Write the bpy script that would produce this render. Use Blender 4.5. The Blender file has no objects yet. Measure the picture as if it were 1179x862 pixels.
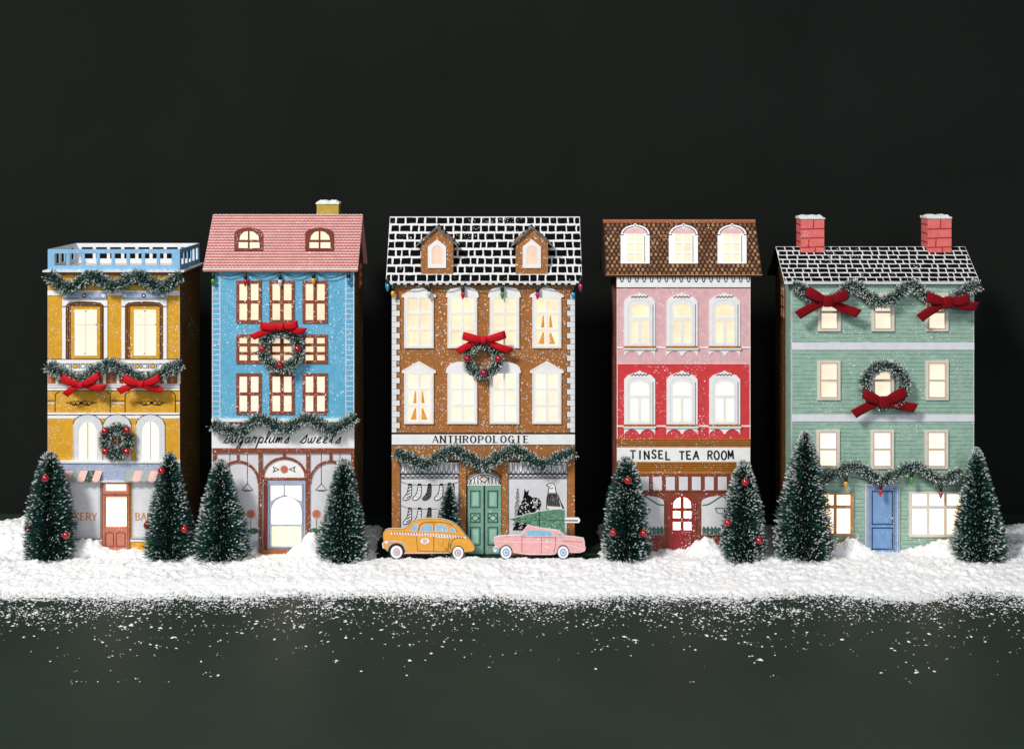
import bpy, math, random
import numpy as np
from mathutils import noise as mnoise, geometry, Vector

# ------------------------------------------------------------------ scale: everything is written in millimetres
S = 0.001
CX, HY, FL, D = 589.5, 170.0, 638.0, 1500.0
CH = FL - HY                                   # camera height above the table
rnd = random.Random(7)
C = bpy.context.scene.collection
sc = bpy.context.scene

# ------------------------------------------------------------------ camera, world, lamps, exposure
cam = bpy.data.cameras.new("camera"); camo = bpy.data.objects.new("camera", cam); C.objects.link(camo)
camo.location = (0, -D*S, CH*S); camo.rotation_euler = (math.radians(90), 0, 0)
cam.sensor_fit = 'HORIZONTAL'; cam.sensor_width = 36.0; cam.lens = 36.0*D/1179.0
cam.shift_y = -(431.0-HY)/1179.0
cam.clip_start = 0.05; cam.clip_end = 50
sc.camera = camo
w = bpy.data.worlds.new("World"); sc.world = w; w.use_nodes = True
w.node_tree.nodes["Background"].inputs[0].default_value = (0.85, 0.92, 1.0, 1)
w.node_tree.nodes["Background"].inputs[1].default_value = 0.17

def area(name, loc, target, size, power, col):
    l = bpy.data.lights.new(name, 'AREA'); l.shape = 'DISK'; l.size = size; l.energy = power; l.color = col
    o = bpy.data.objects.new(name, l); C.objects.link(o); o.location = loc
    o.rotation_euler = (Vector(target)-Vector(loc)).to_track_quat('-Z', 'Y').to_euler()
    return o
area("studio_key_lamp", (-1.72, -2.3, 2.75), (0.05, 0, 0.12), 0.7, 150, (1.0, 0.975, 0.94))
area("added_fill_lamp", (0.6, -3.2, 1.25), (0, 0, 0.2), 1.8, 34, (0.9, 0.95, 1.0))  # added fill without a visible source, lifts the shade between the houses
sc.view_settings.view_transform = 'Standard'; sc.view_settings.look = 'None'
sc.view_settings.exposure = 0.0; sc.view_settings.gamma = 1.0
sc.cycles.max_bounces = 6

# ------------------------------------------------------------------ materials
def lin(c):
    f = lambda v: (v/255/12.92) if v/255 <= 0.04045 else ((v/255+0.055)/1.055)**2.4
    return (f(c[0]), f(c[1]), f(c[2]), 1)
MATS = {}
def nd(nt, t, **kw):
    n = nt.nodes.new(t)
    for k, v in kw.items(): setattr(n, k, v)
    return n
def paint(name, rgb, fleck=0.0, rough=0.7, var=0.10, grain=0.25, spec=0.3):
    m = bpy.data.materials.new(name); m.use_nodes = True; nt = m.node_tree; L = nt.links.new
    b = nt.nodes["Principled BSDF"]; b.inputs["Roughness"].default_value = rough
    b.inputs["Specular IOR Level"].default_value = spec
    tc = nd(nt, 'ShaderNodeTexCoord'); col = lin(rgb)
    n1 = nd(nt, 'ShaderNodeTexNoise'); n1.inputs["Scale"].default_value = 140; n1.inputs["Detail"].default_value = 8
    L(tc.outputs["Object"], n1.inputs["Vector"])
    mr = nd(nt, 'ShaderNodeMapRange'); mr.inputs[1].default_value = .3; mr.inputs[2].default_value = .7
    mr.inputs[3].default_value = 1-var; mr.inputs[4].default_value = 1+var
    L(n1.outputs["Fac"], mr.inputs[0])
    mx = nd(nt, 'ShaderNodeVectorMath', operation='SCALE'); mx.inputs[0].default_value = col[:3]
    L(mr.outputs[0], mx.inputs["Scale"]); out = mx.outputs[0]
    if fleck > 0:
        acc = None
        for scl, thr, msk, dens in ((210, .17, 34, .56), (420, .19, 22, .50)):
            v = nd(nt, 'ShaderNodeTexVoronoi'); v.inputs["Scale"].default_value = scl
            L(tc.outputs["Object"], v.inputs["Vector"])
            a = nd(nt, 'ShaderNodeMapRange'); a.inputs[1].default_value = thr*1.25; a.inputs[2].default_value = thr*.75
            L(v.outputs["Distance"], a.inputs[0])
            n2 = nd(nt, 'ShaderNodeTexNoise'); n2.inputs["Scale"].default_value = msk; n2.inputs["Detail"].default_value = 3
            L(tc.outputs["Object"], n2.inputs["Vector"])
            q = nd(nt, 'ShaderNodeMapRange'); lo = dens+.06-fleck*.14
            q.inputs[1].default_value = lo; q.inputs[2].default_value = lo+.05
            L(n2.outputs["Fac"], q.inputs[0])
            mu = nd(nt, 'ShaderNodeMath', operation='MULTIPLY'); L(a.outputs[0], mu.inputs[0]); L(q.outputs[0], mu.inputs[1])
            if acc is None: acc = mu
            else:
                ma = nd(nt, 'ShaderNodeMath', operation='MAXIMUM'); L(acc.outputs[0], ma.inputs[0]); L(mu.outputs[0], ma.inputs[1]); acc = ma
        mix = nd(nt, 'ShaderNodeMix', data_type='RGBA')
        L(acc.outputs[0], mix.inputs["Factor"]); L(out, mix.inputs["A"]); mix.inputs["B"].default_value = (.82, .82, .82, 1)
        out = mix.outputs["Result"]
    L(out, b.inputs["Base Color"])
    if grain > 0:
        n3 = nd(nt, 'ShaderNodeTexNoise'); n3.inputs["Scale"].default_value = 1100; n3.inputs["Detail"].default_value = 4
        L(tc.outputs["Object"], n3.inputs["Vector"])
        bp = nd(nt, 'ShaderNodeBump'); bp.inputs["Strength"].default_value = grain; bp.inputs["Distance"].default_value = .0006
        L(n3.outputs["Fac"], bp.inputs["Height"]); L(bp.outputs[0], b.inputs["Normal"])
    MATS[name] = m; return m
def glow(name, rgb, strength, var=.12, scale=45):
    m = bpy.data.materials.new(name); m.use_nodes = True; nt = m.node_tree; L = nt.links.new
    b = nt.nodes["Principled BSDF"]; b.inputs["Base Color"].default_value = (.25, .22, .18, 1); b.inputs["Roughness"].default_value = .6
    tc = nd(nt, 'ShaderNodeTexCoord'); n1 = nd(nt, 'ShaderNodeTexNoise'); n1.inputs["Scale"].default_value = scale; n1.inputs["Detail"].default_value = 3
    L(tc.outputs["Object"], n1.inputs["Vector"])
    mr = nd(nt, 'ShaderNodeMapRange'); mr.inputs[1].default_value = .3; mr.inputs[2].default_value = .7
    mr.inputs[3].default_value = strength*(1-var); mr.inputs[4].default_value = strength*(1+var)
    L(n1.outputs["Fac"], mr.inputs[0]); L(mr.outputs[0], b.inputs["Emission Strength"])
    b.inputs["Emission Color"].default_value = lin(rgb)
    MATS[name] = m; return m
def simple(name, rgb, rough=.5, spec=.5, trans=0, sheen=0, coat=0, metal=0):
    m = bpy.data.materials.new(name); m.use_nodes = True; b = m.node_tree.nodes["Principled BSDF"]
    nt = m.node_tree; L = nt.links.new
    tc = nd(nt, 'ShaderNodeTexCoord'); n1 = nd(nt, 'ShaderNodeTexNoise'); n1.inputs["Scale"].default_value = 300; n1.inputs["Detail"].default_value = 4
    L(tc.outputs["Object"], n1.inputs["Vector"])
    mr = nd(nt, 'ShaderNodeMapRange'); mr.inputs[3].default_value = .8; mr.inputs[4].default_value = 1.2
    L(n1.outputs["Fac"], mr.inputs[0])
    mx = nd(nt, 'ShaderNodeVectorMath', operation='SCALE'); mx.inputs[0].default_value = lin(rgb)[:3]
    L(mr.outputs[0], mx.inputs["Scale"]); L(mx.outputs[0], b.inputs["Base Color"])
    b.inputs["Roughness"].default_value = rough
    b.inputs["Specular IOR Level"].default_value = spec; b.inputs["Transmission Weight"].default_value = trans
    b.inputs["Sheen Weight"].default_value = sheen; b.inputs["Coat Weight"].default_value = coat; b.inputs["Metallic"].default_value = metal
    MATS[name] = m; return m

paint('yellow', (212, 156, 38), .75); paint('yellow_plain', (222, 172, 60), .3); paint('ochre_brown', (150, 92, 38), .8)
paint('cream_white', (238, 237, 236), .2, var=.05); paint('grey_white', (216, 217, 220), .25, var=.06); paint('slate_blue', (160, 172, 196), .5)
paint('sky_blue', (98, 170, 204), .95); paint('rail_blue', (134, 182, 218), .3); paint('ink', (24, 22, 24), .12, var=.3, spec=.08)
paint('ink_soft', (95, 88, 86), 0); paint('terracotta', (190, 118, 98), .2); paint('terracotta_dark', (120, 66, 52), 0)
paint('awning_pink', (226, 180, 170), .3); paint('awning_grey', (150, 160, 155), .3); paint('awning_dark', (52, 66, 62), .2)
paint('brown_frame', (134, 68, 44), 1.0); paint('dark_brown_frame', (110, 48, 36), .3)
paint('roof_pink', (198, 138, 134), .35); paint('roof_red', (160, 62, 62), 0); paint('roof_pale', (236, 214, 208), 0)
paint('gingerbread', (160, 102, 50), 1.05); paint('roof_black', (15, 15, 16), .05, var=.3, spec=.05, rough=.9); paint('mortar_white', (222, 222, 222), 0, var=.04)
paint('dormer_grey', (110, 108, 108), .6); paint('teal_door', (118, 162, 144), .3); paint('teal_pale', (150, 194, 172), .2)
paint('rose', (222, 176, 180), .35); paint('red_wall', (206, 60, 64), .6); paint('gold_brown', (172, 110, 42), .6); paint('dark_gold', (92, 52, 24), .3)
paint('brick_brown', (128, 60, 44), .8); paint('tile_dark', (44, 26, 18), .05, var=.3); paint('tile_a', (150, 104, 68), 0); paint('tile_b', (122, 78, 48), 0); paint('tile_c', (168, 124, 86), 0)
paint('ridge_tan', (172, 100, 62), .1); paint('deep_red_door', (140, 40, 42), .9); paint('shop_grey', (214, 214, 218), .3, var=.05); paint('bush_green', (62, 98, 84), .2)
paint('sage', (150, 180, 164), .55); paint('sage_line', (104, 142, 122), .1); paint('band_white', (220, 220, 228), .3, var=.05); paint('frame_cream', (222, 212, 198), .3, var=.05)
paint('frame_tan', (186, 142, 100), .3); paint('blue_door', (120, 156, 200), .3); paint('door_jamb', (206, 206, 216), .2)
paint('coral', (226, 112, 108), .3); paint('coral_line', (170, 30, 40), 0); paint('chimney_olive', (186, 158, 66), .8)
paint('side_shade', (96, 70, 30), .3); paint('orange_letter', (206, 132, 46), .3); paint('candy_pink', (226, 150, 130), .3)  # first colour: shade of the house sides put into the card
paint('taxi_yellow', (222, 160, 62), .25); paint('glass_blue', (138, 182, 208), .4); paint('tyre', (30, 30, 34), 0); paint('whitewall', (236, 234, 236), .1, var=.04)
paint('hub_grey', (176, 158, 168), .4); paint('car_pink', (228, 172, 172), .6); paint('car_light', (244, 214, 210), .2); paint('hub_blue', (140, 170, 200), .3)
paint('stripe_red', (176, 84, 70), 0); paint('cutout_green', (88, 132, 104), .5); paint('cutout_dark', (48, 86, 66), 0); paint('paper_brown', (120, 84, 60), .2)
paint('curtain_orange', (222, 150, 72), .4); paint('door_blue_grey', (160, 172, 192), .35); paint('step_door_glow', (150, 92, 52), .3)  # last colour: orange light from the door put into the step
glow('pane_cream', (255, 230, 190), .84, .2, 32); glow('pane_white', (255, 243, 222), 1.08, .14, 30); glow('pane_bright', (255, 226, 190), 4.5)
glow('pane_ground', (255, 220, 186), 2.7)
glow('pane_rose', (255, 206, 178), .75); glow('pane_yellow', (255, 236, 170), 1.5); glow('pane_orange', (240, 150, 60), .3)
glow('pane_soft', (255, 238, 212), .9, .16, 32)
simple('velvet_red', (122, 6, 18), .8, .1, sheen=.08); simple('satin_red', (188, 10, 24), .62, .2)
simple('bauble_red', (150, 12, 20), .2, .6, coat=.6); simple('cap_metal', (190, 180, 150), .3, metal=.8)
simple('needle_dark', (17, 47, 43), .6, .3); simple('needle_mid', (36, 80, 71), .6, .3); simple('needle_light', (66, 116, 102), .6, .3); simple('needle_olive', (70, 92, 56), .6, .3)
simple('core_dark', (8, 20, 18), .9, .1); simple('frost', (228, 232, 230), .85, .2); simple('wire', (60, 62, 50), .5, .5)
simple('cord_green', (34, 60, 44), .6); simple('socket_black', (26, 28, 26), .5)
for n_, c_ in (('bulb_green', (60, 150, 50)), ('bulb_red', (190, 28, 34)), ('bulb_clear', (205, 205, 205)), ('bulb_gold', (222, 162, 40)), ('bulb_blue', (40, 150, 190)), ('bulb_magenta', (180, 40, 110))):
    simple(n_, c_, .12, .7, coat=.7)

# ------------------------------------------------------------------ mappers: photo pixel on a plane -> millimetres
def front(Y=0.0):
    k = (D+Y)/D
    return lambda u, v, h=0.0: ((u-CX)*k, Y-h, CH-(v-HY)*k)
F0 = front(0)
class Slope:
    def __init__(s, Y0, Z0, Y1, Z1):
        s.a = (Y0, Z0); s.b = (Y1, Z1); l = math.hypot(Y1-Y0, Z1-Z0); s.n = (-(Z1-Z0)/l, (Y1-Y0)/l); s.len = l
    def __call__(s, u, v, h=0.0):
        ny, nz = s.n; y0, z0 = s.a
        t = (ny*(y0+D)+nz*(z0-CH))/(ny*D-nz*(v-HY))
        return ((u-CX)*t, -D+D*t+ny*h, CH-(v-HY)*t+nz*h)
    def at(s, x, t, h=0.0):
        return (x, s.a[0]+(s.b[0]-s.a[0])*t+s.n[0]*h, s.a[1]+(s.b[1]-s.a[1])*t+s.n[1]*h)

# ------------------------------------------------------------------ mesh collector
ORG = {}
_j = [0]
class MB:
    def __init__(s, mp=F0): s.V = []; s.F = []; s.M = []; s.mats = []; s.mp = mp
    def mi(s, m):
        if m not in s.mats: s.mats.append(m)
        return s.mats.index(m)
    def face(s, pts, mat):
        n = len(s.V); s.V += [tuple(p) for p in pts]; s.F.append(tuple(range(n, n+len(pts)))); s.M.append(s.mi(mat)); return s
    def poly(s, outer, mat, h=.12, h0=None, holes=(), mp=None, side=None):
        mp = mp or s.mp; loops = [list(outer)]+[list(q) for q in holes]
        flat = [p for q in loops for p in q]
        if not holes and len(outer) == 4: tris = [(0, 1, 2, 3)]
        else: tris = geometry.tessellate_polygon([[Vector((p[0], p[1], 0)) for p in q] for q in loops])
        n = len(s.V); s.V += [mp(p[0], p[1], h) for p in flat]; k = s.mi(mat)
        for t in tris: s.F.append(tuple(n+i for i in t)); s.M.append(k)
        if h0 is not None:
            b = len(s.V); s.V += [mp(p[0], p[1], h0) for p in flat]; o = 0; ks = s.mi(side or mat)
            for q in loops:
                L = len(q)
                for i in range(L):
                    j = (i+1) % L; s.F.append((n+o+i, n+o+j, b+o+j, b+o+i)); s.M.append(ks)
                o += L
        return s
    def rect(s, x0, y0, x1, y1, mat, h=.12, h0=None, holes=(), mp=None):
        return s.poly([(x0, y0), (x1, y0), (x1, y1), (x0, y1)], mat, h, h0, holes, mp)
    def line(s, pts, wd, mat, h=.3, mp=None, closed=False):
        mp = mp or s.mp; _j[0] += 1; h = h+(_j[0] % 9)*.011
        P = [np.array(p, float) for p in pts]; n = len(P); L = []; R = []
        for i in range(n):
            a = P[i-1] if (i > 0 or closed) else P[i]; c = P[(i+1) % n] if (i < n-1 or closed) else P[i]
            d1 = P[i]-a; d2 = c-P[i]
            l1 = np.hypot(*d1); l2 = np.hypot(*d2)
            if l1 > 0: d1 = d1/l1
            if l2 > 0: d2 = d2/l2
            d = d1+d2; l = np.hypot(*d)
            d = d/l if l > 1e-6 else (d1 if l1 > 0 else d2)
            nn = np.array((-d[1], d[0])); ref = d2 if l2 > 0 else d1
            cs = max(.55, abs(nn @ np.array((-ref[1], ref[0]))))
            L.append(P[i]+nn*wd/2/cs); R.append(P[i]-nn*wd/2/cs)
        k = s.mi(mat); b = len(s.V)
        s.V += [mp(p[0], p[1], h) for p in L]+[mp(p[0], p[1], h) for p in R]
        for i in range(n if closed else n-1):
            j = (i+1) % n; s.F.append((b+i, b+j, b+n+j, b+n+i)); s.M.append(k)
        return s
    def disc(s, cx, cy, rx, mat, h=.3, ry=None, n=18, h0=None, mp=None):
        return s.poly(ell(cx, cy, rx, ry or rx, n), mat, h, h0, mp=mp)
    def box(s, x0, x1, y0, y1, z0, z1, mat):
        v = [(x, y, z) for x in (x0, x1) for y in (y0, y1) for z in (z0, z1)]
        b = len(s.V); s.V += v; k = s.mi(mat)
        for f in ((0, 1, 3, 2), (4, 6, 7, 5), (0, 4, 5, 1), (2, 3, 7, 6), (0, 2, 6, 4), (1, 5, 7, 3)):
            s.F.append(tuple(b+i for i in f)); s.M.append(k)
        return s
    def prism(s, prof, x0, x1, mat):                     # (y, z) profile along x
        n = len(prof); b = len(s.V); k = s.mi(mat)
        s.V += [(x0, p[0], p[1]) for p in prof]+[(x1, p[0], p[1]) for p in prof]
        for i in range(n):
            j = (i+1) % n; s.F.append((b+i, b+j, b+n+j, b+n+i)); s.M.append(k)
        for t in geometry.tessellate_polygon([[Vector((p[0], p[1], 0)) for p in prof]]):
            s.F.append(tuple(b+i for i in t)); s.M.append(k); s.F.append(tuple(b+n+i for i in t)); s.M.append(k)
        return s
    def lathe(s, c, prof, mat, n=14, axis='z'):
        b = len(s.V); k = s.mi(mat)
        for (r, z) in prof:
            for i in range(n):
                a = 2*math.pi*i/n
                s.V.append((c[0]+r*math.cos(a), c[1]+r*math.sin(a), c[2]+z))
        for q in range(len(prof)-1):
            for i in range(n):
                j = (i+1) % n; s.F.append((b+q*n+i, b+q*n+j, b+(q+1)*n+j, b+(q+1)*n+i)); s.M.append(k)
        return s
    def tube(s, path, r, mat, n=6):
        P = [np.array(p, float) for p in path]; b = len(s.V); k = s.mi(mat); m = len(P)
        for i in range(m):
            d = P[min(i+1, m-1)]-P[max(i-1, 0)]; d = d/(np.linalg.norm(d)+1e-9)
            a = np.cross(d, (0, 1, 0.01)); a /= (np.linalg.norm(a)+1e-9); c = np.cross(d, a)
            for q in range(n):
                t = 2*math.pi*q/n; s.V.append(tuple(P[i]+r*(math.cos(t)*a+math.sin(t)*c)))
        for i in range(m-1):
            for q in range(n):
                j = (q+1) % n; s.F.append((b+i*n+q, b+i*n+j, b+(i+1)*n+j, b+(i+1)*n+q)); s.M.append(k)
        return s
    def build(s, name, parent=None, org=None, smooth=False):
        o_ = ORG[parent.name] if parent else (org or (0, 0, 0))
        me = bpy.data.meshes.new(name)
        v = (np.array(s.V, float)-np.array(o_))*S
        me.from_pydata(v.tolist(), [], s.F)
        for m in s.mats: me.materials.append(MATS[m])
        me.polygons.foreach_set("material_index", s.M)
        if smooth: me.polygons.foreach_set("use_smooth", [True]*len(s.F))
        me.update()
        ob = bpy.data.objects.new(name, me); C.objects.link(ob)
        if parent: ob.parent = parent
        else: ob.location = tuple(q*S for q in o_)
        ORG[ob.name] = o_
        return ob
def ell(cx, cy, rx, ry, n=18): return [(cx+rx*math.cos(2*math.pi*i/n), cy+ry*math.sin(2*math.pi*i/n)) for i in range(n)]
def arch(x0, x1, yt, yb, rise, n=10):                     # flat bottom at yb, crown at yt, springing at yt+rise
    c = (x0+x1)/2; r = (x1-x0)/2
    return [(x0, yb), (x1, yb)]+[(c+r*math.cos(math.pi*i/n), yt+rise-rise*math.sin(math.pi*i/n)) for i in range(n+1)]
def R(x0, y0, x1, y1): return [(x0, y0), (x1, y0), (x1, y1), (x0, y1)]
def smooth_path(pts, k=6):
    P = [np.array(p, float) for p in pts]; P = [2*P[0]-P[1]]+P+[2*P[-1]-P[-2]]; out = []
    for i in range(1, len(P)-2):
        for q in range(k):
            t = q/k; a, b, c, d = P[i-1:i+3]
            out.append(tuple(.5*((2*b)+(c-a)*t+(2*a-5*b+4*c-d)*t*t+(3*b-a-3*c+d)*t**3)))
    out.append(tuple(P[-2])); return out
def tag(o, label=None, cat=None, group=None, kind=None):
    if label: o['label'] = label
    if cat: o['category'] = cat
    if group: o['group'] = group
    if kind: o['kind'] = kind
    return o
def empty(name, org, label, cat, group=None):
    o = bpy.data.objects.new(name, None); C.objects.link(o); o.location = tuple(q*S for q in org); o.empty_display_size = .01
    ORG[o.name] = org; return tag(o, label, cat, group)

# ------------------------------------------------------------------ setting: table top and backdrop
def floor_mat(name, rgb, rough, spec, bump=.1):
    m = bpy.data.materials.new(name); m.use_nodes = True; nt = m.node_tree; L = nt.links.new; b = nt.nodes["Principled BSDF"]
    tc = nd(nt, 'ShaderNodeTexCoord'); n1 = nd(nt, 'ShaderNodeTexNoise'); n1.inputs["Scale"].default_value = 5; n1.inputs["Detail"].default_value = 9
    L(tc.outputs["Object"], n1.inputs["Vector"])
    mr = nd(nt, 'ShaderNodeMapRange'); mr.inputs[1].default_value = .3; mr.inputs[2].default_value = .7; mr.inputs[3].default_value = .86; mr.inputs[4].default_value = 1.14
    L(n1.outputs["Fac"], mr.inputs[0])
    mx = nd(nt, 'ShaderNodeVectorMath', operation='SCALE'); mx.inputs[0].default_value = rgb; L(mr.outputs[0], mx.inputs["Scale"]); L(mx.outputs[0], b.inputs["Base Color"])
    n2 = nd(nt, 'ShaderNodeTexNoise'); n2.inputs["Scale"].default_value = 260; n2.inputs["Detail"].default_value = 5; L(tc.outputs["Object"], n2.inputs["Vector"])
    bp = nd(nt, 'ShaderNodeBump'); bp.inputs["Strength"].default_value = bump; bp.inputs["Distance"].default_value = .0005
    L(n2.outputs["Fac"], bp.inputs["Height"]); L(bp.outputs[0], b.inputs["Normal"])
    b.inputs["Roughness"].default_value = rough; b.inputs["Specular IOR Level"].default_value = spec; MATS[name] = m
floor_mat('table_green', (.0225, .035, .0265), .5, .05)
floor_mat('backdrop_green', (.0085, .0100, .0085), .9, .1)
tag(MB().box(-2600, 2600, -1900, 165, -30, 0, 'table_green').build('tabletop', org=(0, 0, 0)), kind='structure')
tag(MB().box(-2600, 2600, 165, 175, -30, 2300, 'backdrop_green').build('backdrop', org=(0, 170, 0)), kind='structure')

# ------------------------------------------------------------------ lettering
O_ = [(.5+.46*math.cos(a), .5+.52*math.sin(a)) for a in [2*math.pi*i/14+.3 for i in range(15)]]
GL = {'A': [[(0, 0), (.5, 1)], [(.5, 1), (1, 0)], [(.2, .36), (.8, .36)]],
 'N': [[(.08, 0), (.08, 1)], [(.08, 1), (.92, 0)], [(.92, 0), (.92, 1)]], 'T': [[(.5, 0), (.5, 1)], [(.02, .97), (.98, .97)]],
 'H': [[(.1, 0), (.1, 1)], [(.9, 0), (.9, 1)], [(.1, .5), (.9, .5)]],
 'R': [[(.14, 0), (.14, 1)], [(.14, .97), (.6, .97), (.84, .88), (.88, .74), (.82, .6), (.6, .5), (.14, .5)], [(.45, .5), (.95, 0)]],
 'O': [O_], 'P': [[(.14, 0), (.14, 1)], [(.14, .97), (.6, .97), (.86, .86), (.9, .72), (.84, .56), (.6, .46), (.14, .46)]],
 'L': [[(.14, 0), (.14, 1)], [(.14, .03), (.88, .03)]], 'I': [[(.5, 0), (.5, 1)]],
 'G': [[(.9, .78), (.72, .96), (.5, 1), (.22, .88), (.06, .5), (.2, .14), (.5, 0), (.76, .06), (.9, .22)], [(.9, 0), (.9, .44)], [(.6, .44), (.98, .44)]],
 'E': [[(.14, 0), (.14, 1)], [(.14, .97), (.86, .97)], [(.14, .52), (.72, .52)], [(.14, .03), (.9, .03)]],
 'S': [[(.86, .82), (.66, .98), (.36, .98), (.16, .8), (.24, .6), (.7, .42), (.88, .22), (.68, .03), (.34, .02), (.12, .18)]],
 'M': [[(.04, 0), (.1, 1)], [(.1, 1), (.5, .25)], [(.5, .25), (.9, 1)], [(.9, 1), (.96, 0)]],
 'B': [[(.14, 0), (.14, 1)], [(.14, .97), (.6, .97), (.8, .86), (.78, .64), (.58, .53), (.14, .53)], [(.58, .53), (.86, .42), (.88, .16), (.64, .03), (.14, .03)]],
 'K': [[(.14, 0), (.14, 1)], [(.88, 1), (.16, .45)], [(.38, .6), (.94, 0)]], 'Y': [[(.02, 1), (.5, .48)], [(.98, 1), (.5, .48)], [(.5, .48), (.5, 0)]]}
def text(mb, s, x0, base, ht, pitch, wl, mat, h, thick, thin, serif=False, wob=0.0, r=None):
    r = r or random.Random(3)
    for i, ch in enumerate(s):
        if ch == ' ': continue
        dx = x0+i*pitch; dy = r.uniform(-wob, wob); tl = r.uniform(-wob, wob)*.06
        T = lambda p: (dx+p[0]*wl+p[1]*tl*ht, base+dy-p[1]*ht)
        for st in GL[ch]:
            for a, b in zip(st[:-1], st[1:]):
                A = np.array(T(a)); B = np.array(T(b)); d = B-A; l = np.hypot(*d)+1e-6
                vert = abs(d[1])/l; wd = thin+(thick-thin)*vert**2
                if serif and d[0]*d[1] < 0 and .2 < vert < .95 and ch in 'ANM': wd = thin*1.1
                e = d/l*wd*.18
                mb.line([A-e, B+e], wd, mat, h)
            if serif and len(st) == 2 and abs(st[0][0]-st[1][0]) < .1:
                for p in st:
                    q = T(p); mb.line([(q[0]-thick*.95, q[1]), (q[0]+thick*.95, q[1])], thin*.9, mat, h)
CUR = {'s': [(0, 0), (.3, .6), (.5, 1.05), (.52, .55), (.55, .15), (.3, -.02), (.1, .12)], 'u': [(0, .1), (.1, 1), (.1, .3), (.25, 0), (.5, .25), (.65, 1), (.62, .3), (.78, .02)],
 'g': [(.6, .8), (.35, 1), (.1, .6), (.15, .1), (.4, .05), (.6, .5), (.65, 1), (.6, -.3), (.4, -1), (.15, -.8), (.5, -.1), (.8, .2)],
 'a': [(.6, .85), (.35, 1), (.1, .6), (.15, .08), (.4, .05), (.62, .6), (.65, 1), (.62, .25), (.8, .02)],
 'r': [(0, .1), (.2, .9), (.25, 1.15), (.35, .9), (.6, .95), (.52, .3), (.7, 0)], 'p': [(.05, .2), (.2, 1.1), (.1, -.2), (0, -1.1), (.15, .5), (.4, 1), (.65, .8), (.6, .25), (.3, .05), (.75, .05)],
 'l': [(0, .05), (.35, 1), (.45, 1.9), (.25, 2), (.15, 1), (.2, .2), (.45, 0)], 'm': [(0, 0), (.1, 1), (.1, .05), (.3, .9), (.42, .9), (.42, .05), (.62, .9), (.78, .9), (.78, .2), (.95, 0)],
 'w': [(0, 1), (.08, .2), (.25, 0), (.42, .4), (.48, .95), (.5, .2), (.68, 0), (.88, .5), (.9, 1), (1.05, .9)], 'e': [(0, .1), (.4, .6), (.5, .95), (.3, 1.05), (.12, .6), (.18, .1), (.4, 0), (.65, .15)],
 't': [(0, .1), (.3, 1), (.38, 1.8), (.3, .8), (.3, .15), (.5, 0)]}
def cursive(mb, word, x0, base, xh, step, mat, h, wd, caps=False):
    x = x0
    for i, ch in enumerate(word):
        k = 1.45 if (i == 0 and ch == 's') else 1
        g = [(x+(p[0]*step*k)+.32*p[1]*xh*k, base-p[1]*xh*k) for p in CUR[ch]]
        mb.line(smooth_path(g, 4), wd, mat, h)
        x += step*(1.22 if ch in 'mw' else (.62 if ch == 'l' else .92))*(1.15 if k > 1 else 1)
    return x

# ------------------------------------------------------------------ house building blocks
def win(par, outer, panes, fmat, pmat, proud=1.6, mp=F0, name='window', extra=None, pextra=None, extra_panes=None):
    f = MB(mp).poly(outer, fmat, proud, 0, holes=panes)
    if extra: extra(f, proud)
    fo = f.build(name, par)
    p = MB(mp)
    for i, q in enumerate(panes):
        p.poly(q, pmat[i % len(pmat)] if isinstance(pmat, (list, tuple)) else pmat, .45)
    if pextra: pextra(p)
    p.build('pane', fo); return fo
def grid(x0, y0, x1, y1, nx, ny, gx, gy):
    w_ = (x1-x0-gx*(nx-1))/nx; h_ = (y1-y0-gy*(ny-1))/ny
    return [R(x0+i*(w_+gx), y0+j*(h_+gy), x0+i*(w_+gx)+w_, y0+j*(h_+gy)+h_) for j in range(ny) for i in range(nx)]
def X(u): return u-CX
def Z(v): return FL-v
def snowcap(par, x0, x1, y0, y1, z, seed=0):
    r = random.Random(seed); m = MB(); n = 9; k = 5; b = []
    top = {}
    for i in range(n):
        for j in range(k):
            e = 1 if (i in (0, n-1) or j in (0, k-1)) else 0
            top[i, j] = (x0-.8+(x1-x0+1.6)*i/(n-1)+r.uniform(-.5, .5), y0-.8+(y1-y0+1.6)*j/(k-1)+r.uniform(-.5, .5), z+(.4 if e else 2.6)+r.uniform(-.5, 1.2))
    for i in range(n-1):
        for j in range(k-1): m.face([top[i, j], top[i+1, j], top[i+1, j+1], top[i, j+1]], 'frost')
    for i in range(n-1):
        for j in (0, k-1):
            a, c = top[i, j], top[i+1, j]; m.face([a, c, (c[0], c[1], z-1.2), (a[0], a[1], z-1.2)], 'frost')
    for j in range(k-1):
        for i in (0, n-1):
            a, c = top[i, j], top[i, j+1]; m.face([a, c, (c[0], c[1], z-1.2), (a[0], a[1], z-1.2)], 'frost')
    m.build('snow_cap', par)
def gable_body(mb, x0, x1, dep, ze, yr, zr, front_m, side_m):
    # closed card box; gable ends follow the roof
    mb.face([(x0, 0, 0), (x1, 0, 0), (x1, 0, ze), (x0, 0, ze)], front_m)
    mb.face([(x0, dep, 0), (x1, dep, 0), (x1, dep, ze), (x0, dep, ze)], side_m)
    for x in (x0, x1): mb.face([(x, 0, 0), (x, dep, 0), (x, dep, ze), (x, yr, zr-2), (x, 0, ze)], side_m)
    return mb
def gable_roof(mb, x0, x1, ye, ze, yr, zr, mat, edge, th=2.2):
    sl = (zr-ze)/(yr-ye); yb = 2*yr-ye
    mb.prism([(ye, ze), (yr, zr), (yb, ze), (yb-.6, ze-th), (yr, zr-th*1.3), (ye+.6, ze-th)], x0, x1, mat)
    return mb
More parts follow.
